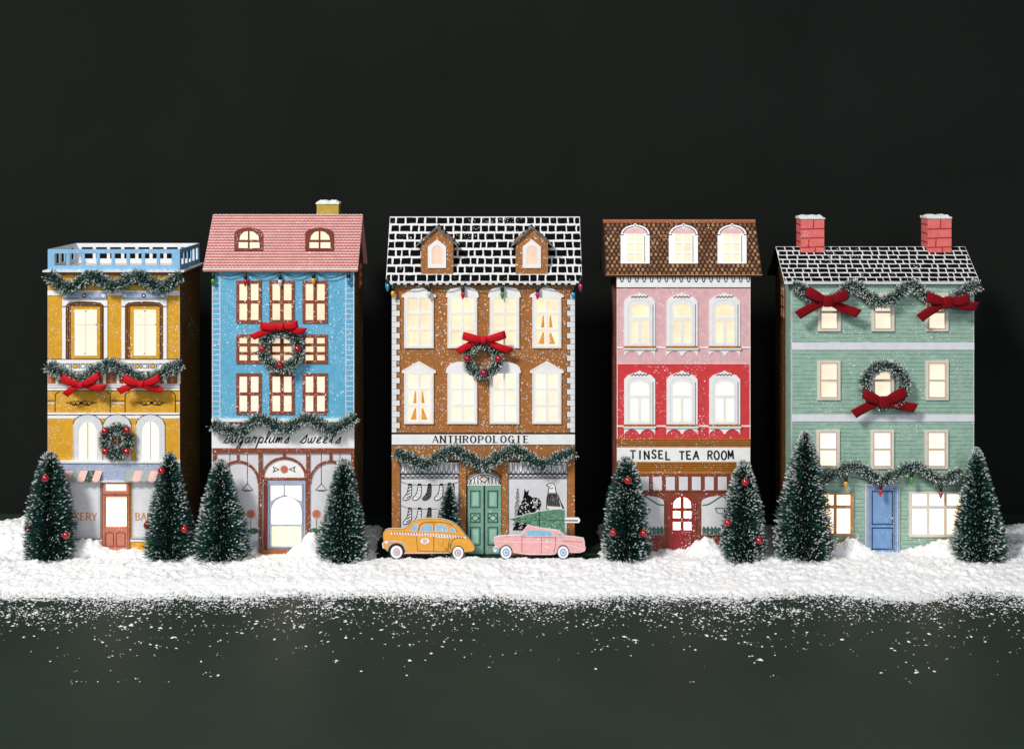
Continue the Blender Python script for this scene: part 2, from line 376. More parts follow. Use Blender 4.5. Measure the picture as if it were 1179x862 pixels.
def side_window(par, x, out, y0, y1, z0, z1, fmat, pmat, nx=2, nz=3):
    mp = lambda u, v, h=0: (x+out*h, u, v)
    ps = grid(y0+2, z0+2, y1-2, z1-2, nx, nz, 1.8, 1.8)
    win(par, R(y0, z0, y1, z1), ps, fmat, pmat, 1.2, mp)

HG = 'paper village houses standing in a row in the snow'
# ================================================================== HOUSE 1: yellow bakery
def house1():
    x0, x1, dep = X(55), X(207), 96
    h = empty('paper_house', ((x0+x1)/2, dep/2, 0), 'narrow mustard yellow paper bakery with flat roof and pale blue balustrade', 'house', HG)
    m = MB(); zt = Z(312)
    m.face([(x0, 0, 0), (x1, 0, 0), (x1, 0, zt), (x0, 0, zt)], 'yellow')
    m.face([(x0, dep, 0), (x1, dep, 0), (x1, dep, zt), (x0, dep, zt)], 'side_shade')
    for x in (x0, x1): m.face([(x, 0, 0), (x, dep, 0), (x, dep, zt), (x, 0, zt)], 'side_shade')
    for q in (55.3, 206.7): m.line([(q, 312), (q, 637)], .7, 'awning_pink', .18)
    m.rect(55, 313, 207, 318, 'ochre_brown', .15); m.line([(55, 319.2), (207, 319.2)], .9, 'ink', .3)
    m.rect(55, 320, 207, 333, 'yellow_plain', .12); m.rect(55, 334.5, 207, 340, 'cream_white', .8, 0)
    m.rect(55, 326, 207, 328.5, 'ochre_brown', .3)
    for u in (54.9, 124, 193):                                       # pilasters with pale edges
        for e in (u+.8, u+15.6): m.line([(e if e < 206 else 206, 341), (e if e < 206 else 206, 413)], .5, 'yellow_plain', .2)
    m.line([(55, 413.4), (207, 413.4)], .9, 'ink', .5)
    m.rect(55, 414, 207, 418, 'cream_white', .9, 0); m.rect(55, 418, 207, 425, 'grey_white', .15)
    for i in range(17):
        u = 60+i*8.9; m.poly(ell(u, 421.5, 3.2, 2.9, 14), 'ink_soft', .28); m.poly(ell(u, 421.5, 2.3, 2.0, 14), 'yellow_plain' if i % 2 else 'cream_white', .4)
        m.line([(u+3.6, 418.4), (u+5.2, 424.6)], .5, 'ink', .3); m.line([(u+5.2, 418.4), (u+3.6, 424.6)], .5, 'ink', .3)
    m.rect(55, 425, 207, 427, 'cream_white', .9, 0); m.line([(55, 427.4), (207, 427.4)], .7, 'ink', .3)
    m.rect(55, 428, 207, 441.5, 'ochre_brown', .13)
    for i in range(20): m.rect(56.5+i*7.8, 428, 59.6+i*7.8, 441.5, 'cream_white' if i % 3 else 'terracotta', .5, 0)
    m.rect(55, 442, 207, 449, 'cream_white', .9, 0)
    for v in (443.5, 446.2): m.line([(55, v), (207, v)], .7, 'ink_soft', 1.0)
    m.line([(55, 449.4), (207, 449.4)], .8, 'ink', .3)
    for a, b in ((63.5, 127), (144, 202)):                            # panels with scrollwork
        m.line([(a, 474.5), (a, 456)]+[(a+5-5*math.cos(t), 456-5*math.sin(t)) for t in (.5, 1.0, 1.57)], .9, 'ink', .3)
        m.line([(b, 474.5), (b, 456)]+[(b-5+5*math.cos(t), 456-5*math.sin(t)) for t in (.5, 1.0, 1.57)], .9, 'ink', .3)
        c = 93.6 if a < 100 else 174.5
        for sg in (-1, 1):
            for k, (q, rr) in enumerate(((4, 2.6), (8.5, 2.1), (12, 1.5))):
                m.line([(c+sg*(q+rr*math.cos(t)), 463.6+rr*math.sin(t)*.9) for t in np.linspace(0, 5.4, 10)], .8, 'ink', .3)
            m.line([(c+sg*12, 463.6), (c+sg*18, 463.2)], .8, 'ink', .3); m.line([(c+sg*4, 465.8), (c+sg*11, 466.6)], .8, 'ink', .3)
        m.disc(c, 463.6, 1.7, 'ink', .34)
    for a, b in ((55, 63), (128, 143.5), (202.5, 207)):
        for v in (461, 464): m.line([(a, v), (b, v)], .8, 'ink' if v == 461 else 'cream_white', .3)
    m.rect(55, 475, 207, 481.5, 'cream_white', .8, 0); m.line([(55, 477.3), (207, 477.3)], .9, 'ink', .95)
    m.rect(55, 482, 207, 484, 'yellow_plain', .15)
    m.rect(55, 623, 207, 638, 'yellow', .2); m.rect(55, 620.5, 207, 623, 'grey_white', 1.2, 0)
    m.build('wall', h)
    # upper windows
    for dx in (0, 68.2):
        outer = R(72+dx, 344.5, 124+dx, 413)
        panes = [R(86+dx, 356, 112+dx, 409)]
        def ex(f, p, dx=dx):
            f.poly(arch(76+dx, 120+dx, 346.5, 412.8, 5, 6), 'ochre_brown', p+.25, p, holes=[R(86+dx, 356, 112+dx, 409)])
            for q, mm in ((1.3, 'ink'), (3.4, 'ink'), (5.4, 'dark_gold')):
                f.line([(76+q+dx, 412.6), (76+q+dx, 352), (76+q+3+dx, 347.2+q), (120-q-3+dx, 347.2+q), (120-q+dx, 352), (120-q+dx, 412.6)], .9, mm, p+.4)
            f.poly(R(82.2+dx, 353, 116+dx, 412.6), 'yellow', p+.55, p, holes=[R(86+dx, 356, 112+dx, 409)])
            for q in (72, 119.5): f.line([(q+dx, 352.5), (q+4.5+dx, 352.5)], .7, 'ink', p+.7)
            f.rect(73+dx, 336, 123+dx, 344.2, 'slate_blue', 2.4, 0); f.disc(98+dx, 340, 2.5, 'ink', 2.6); f.disc(98+dx, 340, 1.1, 'cream_white', 2.75)
            for q in (76.5, 119.5): f.disc(q+dx, 340, 2, 'cream_white', 2.6)
            f.line([(74+dx, 343), (122+dx, 343)], .6, 'ink_soft', 2.6)
        def pe(p, dx=dx):
            p.line([(99+dx, 357), (99+dx, 408)], .7, 'awning_pink', .62); p.line([(87+dx, 373.5), (111+dx, 373.5)], .7, 'awning_pink', .62)
            p.disc(99+dx, 358, .9, 'ink_soft', .8); p.disc(111+dx, 373.5, .8, 'ink_soft', .8); p.disc(98+dx, 407, .8, 'ink_soft', .8)
        win(h, outer, panes, 'cream_white', 'pane_soft', 1.2, extra=ex, pextra=pe)
    # arched windows
    for a, b in ((84.5, 118), (119.5, 151), (157, 190)):
        lit = a != 119.5
        pa = arch(a+6.5, (a+b)/2-.7, 486, 528.5, 5.5, 6); pb = arch((a+b)/2+.7, b-6.5, 486, 528.5, 5.5, 6)
        pa = [(a+6.5, 528.5), ((a+b)/2-.7, 528.5), ((a+b)/2-.7, 485), ((a+b)/2-5, 486.3), (a+8, 491), (a+6.5, 496)]
        pb = [((a+b)*1-p[0], p[1]) for p in pa]
        def ex(f, p, a=a, b=b):
            c = (a+b)/2; r = (b-a)/2
            f.line([(c+r*math.cos(t), 489-12.5*math.sin(t)) for t in np.linspace(.1, 3.04, 12)], .8, 'ink', p+.15)
            f.line([(c, 486), (c, 528)], .4, 'awning_pink', p+.1)
            f.line([(a+.7, 492), (a+.7, 530)], .5, 'slate_blue', p+.1)
        win(h, arch(a, b, 476.5, 532, 13), [pa, pb], 'grey_white', 'pane_white' if lit else 'ochre_brown', 1.5, extra=ex)
    # awning band
    m = MB(); m.rect(55, 532, 208, 552, 'slate_blue', 2.5, 0); m.rect(55, 529.6, 208, 532, 'frost', 4.2, 0)
    m.rect(55, 552, 208, 554, 'grey_white', 4.5, 0)
    m.build('fascia', h)
    for a, b in ((66, 117), (145, 200)):
        m = MB(); n = 6; wdt = (b-a)/n; cols = ['awning_grey', 'awning_pink', 'awning_grey', 'awning_pink', 'awning_dark', 'awning_pink']
        for i in range(n):
            u = a+i*wdt
            top = [(u+1, 541.5), (u+wdt+1 if i < n-1 else u+wdt-1, 541.5)]
            P = [F0(u+2, 541, 2.6), F0(u+wdt+2, 541, 2.6)]; Q = [F0(u, 551, 9), F0(u+wdt, 551, 9)]; E = [F0(u+q*wdt/6, 551+1.8*math.sin(math.pi*q/6), 9.1) for q in range(7)]
            m.face([P[0], P[1], Q[1], Q[0]], cols[i]); m.face(E, cols[i])
        P = F0(b+2, 541, 2.6); m.face([P, F0(b, 551, 9), F0(b, 551, 2.6)], 'ink'); P = F0(a+2, 541, 2.6); m.face([P, F0(a, 551, 9), F0(a, 551, 2.6)], 'ink')
        m.build('awning', h)
    for a, b, tx in ((58, 116.5, 72.4), (152, 206, 156)):
        m = MB(); m.rect(a, 554, b, 620.5, 'ink_soft', .6, 0); m.rect(a+.8, 554.8, b-.8, 619.2, 'shop_grey', .8, 0); m.line([(a+2.2, 556), (a+2.2, 617.5), (b-2.2, 617.5), (b-2.2, 556)], .5, 'slate_blue', 1.0)
        s_ = m.build('shop_window', h)
        t = MB(); text(t, 'BAKERY', tx, 598.4, 8.6, 6.75, 5.6, 'orange_letter', 1.15, 1.25, .75, serif=True); t.build('lettering', s_)
    pn = [R(122, 556.5, 146, 564.6), R(123, 572, 146, 605.5)]
    def ex(f, p):
        f.line([(118.4, 568.5), (149.6, 568.5)], 1.1, 'terracotta_dark', p+.3); f.disc(133.6, 568.3, 1.2, 'terracotta_dark', p+.5)
        for q in (118.7, 149.3): f.line([(q, 554), (q, 637)], .8, 'terracotta_dark', p+.2)
        f.line([(121.5, 568.7), (121.5, 636)], .5, 'terracotta_dark', p+.2); f.line([(147.5, 568.7), (147.5, 636)], .5, 'terracotta_dark', p+.2)
        for a, b in ((122.3, 131.3), (134.6, 144.6)): f.line([(a, 613.4), (a+2, 612), (b-2, 612), (b, 613.4), (b, 628), (a, 628)], .9, 'terracotta_dark', p+.3, closed=True)
    d = win(h, R(118, 554, 150, 638), pn, 'terracotta', ['pane_white', 'pane_bright'], 2.2, name='door', extra=ex)
    # roof terrace with balustrade
    m = MB(); m.box(x0-4.5, x1+6, -4.5, dep+3, Z(313), Z(311), 'grey_white'); m.build('roof', h)
    holes = [R(62.7+i*17.35, 291.8, 76.3+i*17.35, 305.8) for i in range(8)]
    zb = 0
    r = MB()
    r.poly(R(55, 287, 207, 311), 'rail_blue', 0, -1.2, holes=holes)
    r.poly(R(55, 287, 207, 311), 'grey_white', -1.25, None, holes=holes)
    mpb = lambda u, v, hh=0: (u-CX, dep-hh, FL-v)
    r.poly(R(55, 287, 207, 311), 'grey_white', 1.2, 0, holes=holes, mp=mpb); r.poly(R(55, 287, 207, 311), 'rail_blue', -.05, None, holes=holes, mp=mpb)
    sh = [R(8+i*17.2, 291.8, 19.5+i*17.2, 305.8) for i in range(5)]
    for x, o in ((x1, 1), (x0, -1)):
        mps = lambda u, v, hh=0, x=x, o=o: (x+o*hh, u, FL-v)
        r.poly(R(1.3, 287, dep-1.3, 311), 'rail_blue', 0, -1.2, holes=sh, mp=mps); r.poly(R(1.3, 287, dep-1.3, 311), 'grey_white', -1.25, None, holes=sh, mp=mps)
    for i in range(60):
        u = rnd.uniform(56, 206); q = rnd.uniform(.4, 1.1); r.box(X(u)-q, X(u)+q, -3.8, -3.8+q*1.5, Z(311)-.1, Z(311)+q, 'frost')
    r.build('balustrade', h)
    pass
    return h
house1()

# ================================================================== HOUSE 2: blue sweet shop
def house2():
    x0, x1 = X(244), X(408); ye, yr = -6, 45; ze = CH-(310.5-HY)*(D+ye)/D; zr = CH-(247-HY)*(D+yr)/D
    sl = Slope(ye, ze, yr, zr); dep = 90
    h = empty('paper_house', ((x0+x1)/2, 45, 0), 'tall sky blue paper sweet shop with pink tiled roof and brown framed windows', 'house', HG)
    m = MB(); zw = ze+6*(zr-ze)/(yr-ye)-3
    gable_body(m, x0, x1, dep, zw, yr, zr, 'sky_blue', 'side_shade')
    for a, b in ((244, 254), (397.5, 408)):                             # quoin ladders in white line
        for e in (a+.7, b-.7): m.line([(e, 312), (e, 482)], .9, 'band_white', .2)
        for i in range(27): m.line([(a+.7, 326+i*5.9), (b-.7, 326+i*5.9+rnd.uniform(-.4, .4))], .8, 'band_white', .2)
    m.rect(244, 481.5, 408, 485, 'frost', 2.6, 0); m.rect(244, 485, 408, 489, 'brown_frame', .5, 0)
    m.rect(244, 516, 408, 638, 'shop_grey', .15)
    m.rect(244, 622, 303, 638, 'slate_blue', .6, 0); m.rect(352, 622, 408, 638, 'slate_blue', .6, 0); m.rect(302, 631, 353, 638, 'step_door_glow', 5, 0)  # step carries the door's light spill in its colour
    m.build('wall', h)
    r = MB(); rx0, rx1 = -354.6, -176.8
    gable_roof(r, rx0, rx1, ye, ze, yr, zr, 'roof_pink', 'roof_pale')
    rows = 20
    for k in range(rows):
        t = (k+.5)/rows
        for dt, mm, hh, wd in ((0, 'roof_red', .2, .015), (.019, 'roof_pale', .3, .009)):
            P = []
            for i in range(225):
                x = rx0+.3+(rx1-rx0-.6)*i/224; ph = x*2*math.pi/4.4+(k % 2)*math.pi
                tt = t+dt-.0075*math.sin(ph); P.append((x, tt))
            for a, b in zip(P[:-1], P[1:]):
                r.face([sl.at(a[0], a[1]-wd/2, hh), sl.at(b[0], b[1]-wd/2, hh), sl.at(b[0], b[1]+wd/2, hh), sl.at(a[0], a[1]+wd/2, hh)], mm)
    r.face([sl.at(rx0, 0, .4), sl.at(rx1, 0, .4), sl.at(rx1, .02, .4), sl.at(rx0, .02, .4)], 'roof_pale')
    r.build('roof', h)
    for a, b in ((270, 303), (351.5, 384.5)):
        c = (a+b)/2; s_ = 1.5
        ps = [[(a+5.5, 277), (c-1, 277), (c-1, 266.3), (c-6, 267.5), (a+6.8, 271.5)], [(c+1, 277), (b-4.5, 277), (b-5.8, 271.5), (c+6, 267.5), (c+1, 266.3)],
              R(a+4.8, 279.2, c-1, 286.5), R(c+1, 279.2, b-4, 286.5)]
        win(h, arch(a, b, 263, 289, 7, 8), ps, 'dark_brown_frame', 'pane_cream', 1.6, mp=sl, name='roof_window')
    c = MB(); xa, xb = (365.5-CX)*(D+58)/D, (390.5-CX)*(D+58)/D; c.box(xa, xb, 52, 72, 340, CH-(234-HY)*(D+52)/D, 'chimney_olive'); co = c.build('chimney', h)
    snowcap(co, xa, xb, 52, 72, CH-(234-HY)*(D+52)/D, 3)
    for (ya, yb, ny) in ((323, 372, 2), (385, 418.5, 3), (429.5, 477, 2)):
        for xa in (272.2, 310.2, 348.4):
            win(h, R(xa, ya, xa+29, yb), grid(xa+3.6, ya+3.8, xa+25.6, yb-3.8, 2, ny, 4.2 if ny == 2 else 4.2, 3.8 if ny == 2 else 3.4), 'brown_frame', 'pane_cream' if ya < 400 else 'pane_soft', 1.3)
    s_ = MB(); s_.rect(244, 489, 408, 515.5, 'cream_white', .9, 0); so = s_.build('sign_board', h)
    t = MB(); x = cursive(t, 'sugarplums', 257, 509.5, 6.4, 8.3, 'ink', 1.05, 1.3); cursive(t, 'sweets', 345, 509.5, 6.2, 8.2, 'ink', 1.05, 1.3); t.build('lettering', so)
    # shop front timber
    m = MB(); p = 2.2; B = 'brown_frame'
    m.rect(245, 516, 408, 521, B, p+.3, 0)
    for a, b in ((245.5, 249.5), (298, 302.2), (352.8, 357), (404.5, 408)): m.rect(a, 521, b, 637, B, p, 0)
    for a, b in ((273, 275.5), (379.5, 382.5), (326, 328.8)): m.rect(a, 521, b, 530 if a != 326 else 527, B, p, 0)
    for cx, rx, top, bot in ((274, 25.5, 529.5, 556), (327.5, 26, 525.5, 549), (380.5, 25, 529.5, 556)):
        P = [(cx+rx*math.cos(t), bot-(bot-top)*math.sin(t)) for t in np.linspace(0, math.pi, 22)]
        Q = [(cx+(rx-2.6)*math.cos(t), bot-(bot-top-2.6)*math.sin(t)) for t in np.linspace(math.pi, 0, 22)]
        m.poly(P+Q, B, p-.2, 0)
    m.rect(302, 549.5, 353, 552.5, B, p, 0)
    m.build('timber_frame', h)
    for cs, sg in ((249.5, 0), (357, 1)):
        m = MB(); m.rect(cs, 521, cs+48 if not sg else 404.5, 622, 'shop_grey', .3)
        for q in ((264.7, 285) if not sg else (370, 391.5)):
            m.line([(q, 521), (q, 557)], .7, 'ink', .5); m.line([(q, 556.5), (q-6.5, 564), (q+6.5, 564)], .8, 'ink', .5, closed=True); m.line([(q-4, 564.8), (q+4, 564.8)], .8, 'ink', .5)
        q = 289 if not sg else 364.5
        m.disc(q, 591.5, 5.4, 'candy_pink', .5); m.line([(q+.25*t*math.cos(t*2.4), 591.5+.25*t*math.sin(t*2.4)) for t in np.linspace(1, 18, 40)], .6, 'terracotta', .65); m.line([(q, 597), (q, 617)], .8, 'ink_soft', .5)
        m.rect(cs, 613, cs+48 if not sg else 404.5, 622, 'grey_white', .55)
        for k in range(5): m.disc(cs+5+k*9.5, 611, 5, 'bush_green', .6+.03*k, ry=3.6)
        m.build('shop_window', h)
    m = MB(); m.poly(arch(304.5, 350.5, 528.5, 549.4, 19), 'cream_white', .5); m.disc(327.3, 540, 4.8, 'candy_pink', .7); m.line([(327.3+.22*t*math.cos(t*2.2), 540+.22*t*math.sin(t*2.2)) for t in np.linspace(1, 18, 36)], .6, 'terracotta', .85)
    for sg in (-1, 1): m.line([(327.3+sg*6, 540), (327.3+sg*12.5, 537), (327.3+sg*11, 540), (327.3+sg*12.5, 543)], 1.1, 'ink', .7, closed=True)
    m.build('candy_panel', h)
    c = 327.5
    ps = [[(312.3, 576), (312.3, 558.5), (c-1.2, 558.5), (c-1.2, 569), (319, 571.5)], [(c+1.2, 569), (c+1.2, 558.5), (347, 558.5), (347, 576), (c+9, 571.5)],
          arch(313, 347, 571.5, 602.5, 16, 12), R(313, 605, 347, 628)]
    def ex(f, p):
        f.rect(304, 552.5, 308.5, 631, 'dark_brown_frame', p+1.5, 0); f.line([(310.5, 556), (310.5, 630), (349.3, 630), (349.3, 556)], .7, 'ink_soft', p+.2)  # dark left strip stands in for shade on the jamb
    win(h, R(303, 552.5, 352, 631), ps, 'door_blue_grey', ['pane_bright', 'pane_bright', 'pane_bright', 'pane_yellow'], 2.4, name='door', extra=ex)
    side_window(h, x1, 1, 45, 66, Z(337), Z(306), 'brown_frame', 'pane_orange')
    return h
house2()

# ------------------------------------------------------------------ brick-pattern roof
def brick_roof(r, sl, x0, x1, rows, bw, seed, gap=1.3, jit=.45, gy=2.0):
    q = random.Random(seed); rh = sl.len/rows
    r.face([sl.at(x0, 0, .12), sl.at(x1, 0, .12), sl.at(x1, 1, .12), sl.at(x0, 1, .12)], 'mortar_white')
    for k in range(rows):
        x = x0+(0 if k % 2 else -bw*.5)
        while x < x1:
            wdt = bw*q.uniform(.65, 1.35); a = max(x+gap/2, x0+.5); b = min(x+wdt-gap/2, x1-.5); x += wdt
            if b-a < 1.2: continue
            j = lambda s_=1: q.uniform(-jit, jit)
            y0, y1 = k*rh+gy/2, (k+1)*rh-gy/2
            T = lambda xx, yy: sl.at(xx, min(1, max(0, yy/sl.len)), .28)
            P = [T(a+j(), y0+j()), T((a+b)/2, y0+j()), T(b+j(), y0+j()), T(b+j(), (y0+y1)/2), T(b+j(), y1+j()), T((a+b)/2, y1+j()), T(a+j(), y1+j()), T(a+j(), (y0+y1)/2)]
            r.face(P, 'roof_black')

# ================================================================== HOUSE 3: gingerbread brown shop
def house3():
    x0, x1 = X(451), X(662); ye, yr = -6, 45; ze, zr = CH-(325-HY)*(D+ye)/D, CH-(249.5-HY)*(D+yr)/D
    sl = Slope(ye, ze, yr, zr); dep = 90
    h = empty('paper_house', ((x0+x1)/2, 45, 0), 'wide gingerbread brown paper shop with black brick roof, two dormers and white quoins', 'house', HG)
    m = MB(); gable_body(m, x0, x1, dep, ze+6*(zr-ze)/(yr-ye)-3, yr, zr, 'gingerbread', 'side_shade')
    for sg in (0, 1):
        y = 338; k = 0
        m.rect(451 if not sg else 660.4, 330, 452.6 if not sg else 662, 498, 'ink', .1)
        while y < 497:
            wd = 9.4 if k % 2 else 5.6
            a, b = (451.2, 451.2+wd) if not sg else (661.8-wd, 661.8)
            yy = min(y+6.3, 497.5)
            m.poly([(a-.0, y-.3), (b+.5 if not sg else b, y-.3), (b+.5 if not sg else b, yy+.7), (a if not sg else a-.5, yy+.7)], 'ink', .22)
            m.rect(a if not sg else a+.4, y+.2, b-.3 if not sg else b, yy, 'mortar_white', .55, .2); y += 6.45; k += 1
    m.rect(451, 498, 662, 499.8, 'ink', .3); m.rect(451, 511.4, 662, 512.6, 'ink', .3)
    m.rect(451, 512.6, 662, 530, 'gingerbread', .4, 0)
    m.rect(451, 530, 662, 638, 'ink', .12)
    m.rect(536.7, 530, 577.6, 559, 'gingerbread', .3)
    for rr in (21.5, 23.8): m.line([(557.3+rr*.93*math.cos(t), 557.5-rr*.78*math.sin(t)) for t in np.linspace(.25, 2.9, 18)], .9, 'ink', .5)
    for a, b in ((451.4, 460.7), (528.7, 536.7), (577.6, 584.9), (653.3, 661.6)): m.rect(a, 512.6, b, 638, 'gingerbread', 2.4, 0)
    m.rect(460.7, 632, 528.7, 638, 'gingerbread', 1.5, 0); m.rect(584.9, 632, 653.3, 638, 'gingerbread', 1.5, 0)
    m.build('wall', h)
    r = MB(); rx0, rx1 = -144.8, 80.4
    gable_roof(r, rx0, rx1, ye, ze, yr, zr, 'roof_black', 'mortar_white'); brick_roof(r, sl, rx0, rx1, 8, 10.2, 5, 1.7, .45, 2.9)
    r.box(rx0, rx1, ye-.6, ye+.2, ze-2.6, ze-.2, 'mortar_white')
    for k in range(28): r.box(rx0+k*8+rnd.uniform(0, 2), rx0+k*8+rnd.uniform(4, 6), ye-.8, ye, ze-2.6, ze-.9, 'roof_black')
    r.build('roof', h)
    for u in (503.2, 612.3):                                           # dormers
        base = sl(u, 315, 0); Y = base[1]-.5; P = front(Y); k = (D+Y)/D
        w2 = 18.6
        hw = [(u-w2, 316), (u+w2, 316), (u+w2, 276.5), (u, 262.5), (u-w2, 276.5)]
        d = MB(P); d.poly(hw, 'gingerbread', 0, -46); dob = d.build('dormer', h)
        o = arch(u-10.5, u+11, 276, 308.5, 12, 2)
        o = [(u-10.5, 308.5), (u+10.5, 308.5), (u+10.5, 284), (u, 275.5), (u-10.5, 284)]
        pn = arch(u-6, u+6.5, 282.5, 304.5, 7, 8)
        f = MB(P); f.poly(o, 'cream_white', 1.3, 0, holes=[pn]); f.build('window_frame', dob)
        f = MB(P); f.poly(pn, 'pane_rose', .3); f.line([(u, 284), (u, 304)], .6, 'cream_white', .5); f.build('pane', dob)
        f = MB(P)
        for sg in (-1, 1):                                              # two sloping roof cards
            a = [P(u, 260.3, 3), P(u+sg*24, 282.5, 3), P(u+sg*24, 284.5, 3), P(u, 262.6, 3)]
            b = [(q[0], q[1]+52, q[2]) for q in a]
            f.face(a, 'dormer_grey')
            for i in range(4): j = (i+1) % 4; f.face([a[i], a[j], b[j], b[i]], 'roof_black' if i == 0 else 'dormer_grey')
            for t in range(5):
                for s_ in range(3):
                    A = lambda p, q: tuple(np.array(a[0])*(1-p)+np.array(a[1])*p+np.array((sg*.25, q*52, .35)))
                    p0, p1 = t/5+.03, t/5+.16; q0, q1 = s_*.1+.01, s_*.1+.08
                    f.face([A(p0, q0), A(p1, q0), A(p1, q1), A(p0, q1)], 'grey_white')
        f.build('dormer_roof', dob)
    def w3(xa, xb, top, bot, kind, curtain):
        c = (xa+xb)/2; e = top+12.5
        if kind == 'p': o = [(xa, bot), (xb, bot), (xb, e+1), (xb+2.6, e+1), (xb+2.6, e-1.5), (c, top), (xa-2.6, e-1.5), (xa-2.6, e+1), (xa, e+1)]
        else: o = [(xa, bot), (xb, bot), (xb, e+1), (xb+2, e+1)]+[(c+(xb-c+1.5)*math.cos(t), e-2-10*math.sin(t)) for t in np.linspace(0, math.pi, 10)]+[(xa-2, e+1), (xa, e+1)]
        ps = grid(xa+4, e+1.5, xb-4, bot-3.5, 2, 3, 2.4, 2.2)
        def ex(f, p):
            f.line([(xa+1.2, e+2), (xa+1.2, bot-1), (xb-1.2, bot-1), (xb-1.2, e+2)], .4, 'frame_cream', p+.12)
            if kind == 'p': f.line([(xa-1, e-.8), (c, top+2), (xb+1, e-.8)], .4, 'frame_cream', p+.12)
        def pe(p):
            if curtain:
                for i, sg in ((0, 1), (1, -1)):
                    for j, ww in ((1, .45), (2, .8)):
                        q = ps[j*2+i]; xi = q[1][0]-1.5 if i == 0 else q[0][0]+1.5
                        p.poly([(xi-sg*2, q[0][1]+2), (xi-sg*.5, q[0][1]+2), (xi, q[2][1]-1), (xi-sg*9*ww, q[2][1]-1)], 'curtain_orange', .65)
        win(h, o, ps, 'cream_white', 'pane_cream' if top < 400 else 'pane_soft', 2.1, extra=ex, pextra=pe)
    for top, bot, ct in ((328.5, 400.5, 3), (415.5, 487.5, 0)):
        for i, (a, b, kd) in enumerate(((465.5, 499.3, 'p'), (515.3, 549.4, 'a'), (563.8, 597.8, 'a'), (612.9, 646.2, 'p'))): w3(a, b, top, bot, kd, i == ct)
    s_ = MB(); s_.rect(451.2, 499.8, 661.8, 511.4, 'cream_white', 1.2, 0); so = s_.build('sign_board', h)
    t = MB(); text(t, 'ANTHROPOLOGIE', 498.2, 509.2, 7.9, 8.7, 6.3, 'ink', 1.35, 1.75, .7, serif=True); t.build('lettering', so)
    # shop windows with drawn displays
    def awn(m, a, b):
        m.rect(a, 532, b, 550, 'shop_grey', .7); n = 12; q = (b-a)/n
        for i in range(n):
            m.poly(ell(a+q*(i+.5), 537.5, q*.42, 7, 12), 'ink', .85); m.poly(ell(a+q*(i+.5), 537.2, q*.30, 6, 12), 'grey_white' if i % 2 else 'cream_white', 1.0)
        m.line([(a, 544.8), (b, 544.8)], 1.0, 'ink', 1.1)
        m.line([(a+t, 546.6-1.3*abs(math.sin(t*math.pi/q))) for t in np.linspace(0, b-a, 72)], .9, 'ink', 1.1); m.line([(a+t, 549.2-1.3*abs(math.sin(t*math.pi/q+1.57))) for t in np.linspace(0, b-a, 72)], .9, 'ink', 1.1)
        m.line([(a, 550.2), (b, 550.2)], .8, 'ink', 1.1)
    m = MB(); m.rect(461.4, 550, 528, 632, 'shop_grey', .5); awn(m, 461.4, 528)
    for row in (0, 1):
        y = 555.5+row*27.5; m.line([(461.4, y-1.5), (470, y+1.8), (492, y+2.6), (510, y+2.4), (528, y-.5)], .6, 'ink', .7)
        for k, cx in enumerate((471.5, 482.5, 494, 507.5, 520.5)):
            o = smooth_path([(cx-1, y+2), (cx+2.2, y+2), (cx+2.4, y+9), (cx+1.8, y+15), (cx-1.5, y+18.8), (cx-6, y+20), (cx-7.5, y+18), (cx-5.2, y+15), (cx-2.6, y+11), (cx-1.6, y+6), (cx-1, y+2)], 3)
            m.poly(o[:-1], 'ink_soft' if k == 2 else 'cream_white', .8); m.line(o, .8, 'ink', 1.0)
            for j in range(4):
                yy = y+5+j*3.6
                if k % 2 == 0: m.line([(cx-2-j*.6, yy+1.8), (cx+2-j*.5, yy-1)], 1.0, 'ink', .95)
                else:
                    for l in (-1, 1): m.disc(cx+l*1.1-j*.7, yy, .55, 'ink', .95, n=6)
            m.rect(cx-1.2, y+.6, cx+2.4, y+3, 'ink', 1.2)
    m.build('shop_window', h)
    m = MB(); m.rect(585.4, 550, 652.8, 632, 'shop_grey', .5); awn(m, 585.4, 652.8); q = random.Random(11)
    for k in range(26):                                                 # drawn white tree and dark tree
        y = 562+k*1.6; wd = 1.5+k*.28; m.line([(596-wd*.6+q.uniform(-1, 1), y+1.5), (596, y), (596+wd*.6+q.uniform(-1, 1), y+1.5)], .7, 'ink_soft' if k % 3 else 'ink', .7)
    m.poly([(604, 562), (606, 566), (609, 563.5), (608, 569), (613, 572), (611, 578), (617, 584), (616, 596), (620, 610), (590, 610), (596, 596), (596, 588), (600, 578), (603, 570)], 'ink', .8)
    for k in range(60):
        u, v = 604.5+q.gauss(0, 5), 572+q.uniform(0, 36); m.line([(u, v), (u+q.uniform(-2.5, 2.5), v+q.uniform(.6, 2))], .7, 'cream_white', .95)
    m.disc(616, 579, 6.6, 'ink', 1.05); 
    for k in range(26):
        a = q.uniform(0, 6.28); rr = q.uniform(1, 5.6); m.disc(616+rr*math.cos(a), 579+rr*math.sin(a), .75, 'cream_white', 1.2+.004*k, n=6)
    m.line([(616+6.6*math.cos(t), 579+6.6*math.sin(t)) for t in np.linspace(0, 6.28, 20)], .7, 'ink', 1.3); m.line([(620.8, 584), (620.8, 600)], .7, 'ink', 1.2)
    m.poly(smooth_path([(629, 585), (629.5, 574), (631, 566), (632, 560), (629, 558.3), (632.5, 556), (636.5, 556), (639, 559), (640, 565), (643.5, 572), (646, 580), (647, 586), (636, 587), (629, 585)], 3)[:-1], 'cream_white', .7)
    m.line(smooth_path([(629, 585), (629.5, 574), (631, 566), (632, 560), (629, 558.3), (632.5, 556), (636.5, 556), (639, 559), (640, 565), (643.5, 572), (646, 580), (647, 586), (636, 587), (629, 585)], 4), .8, 'ink', .9)
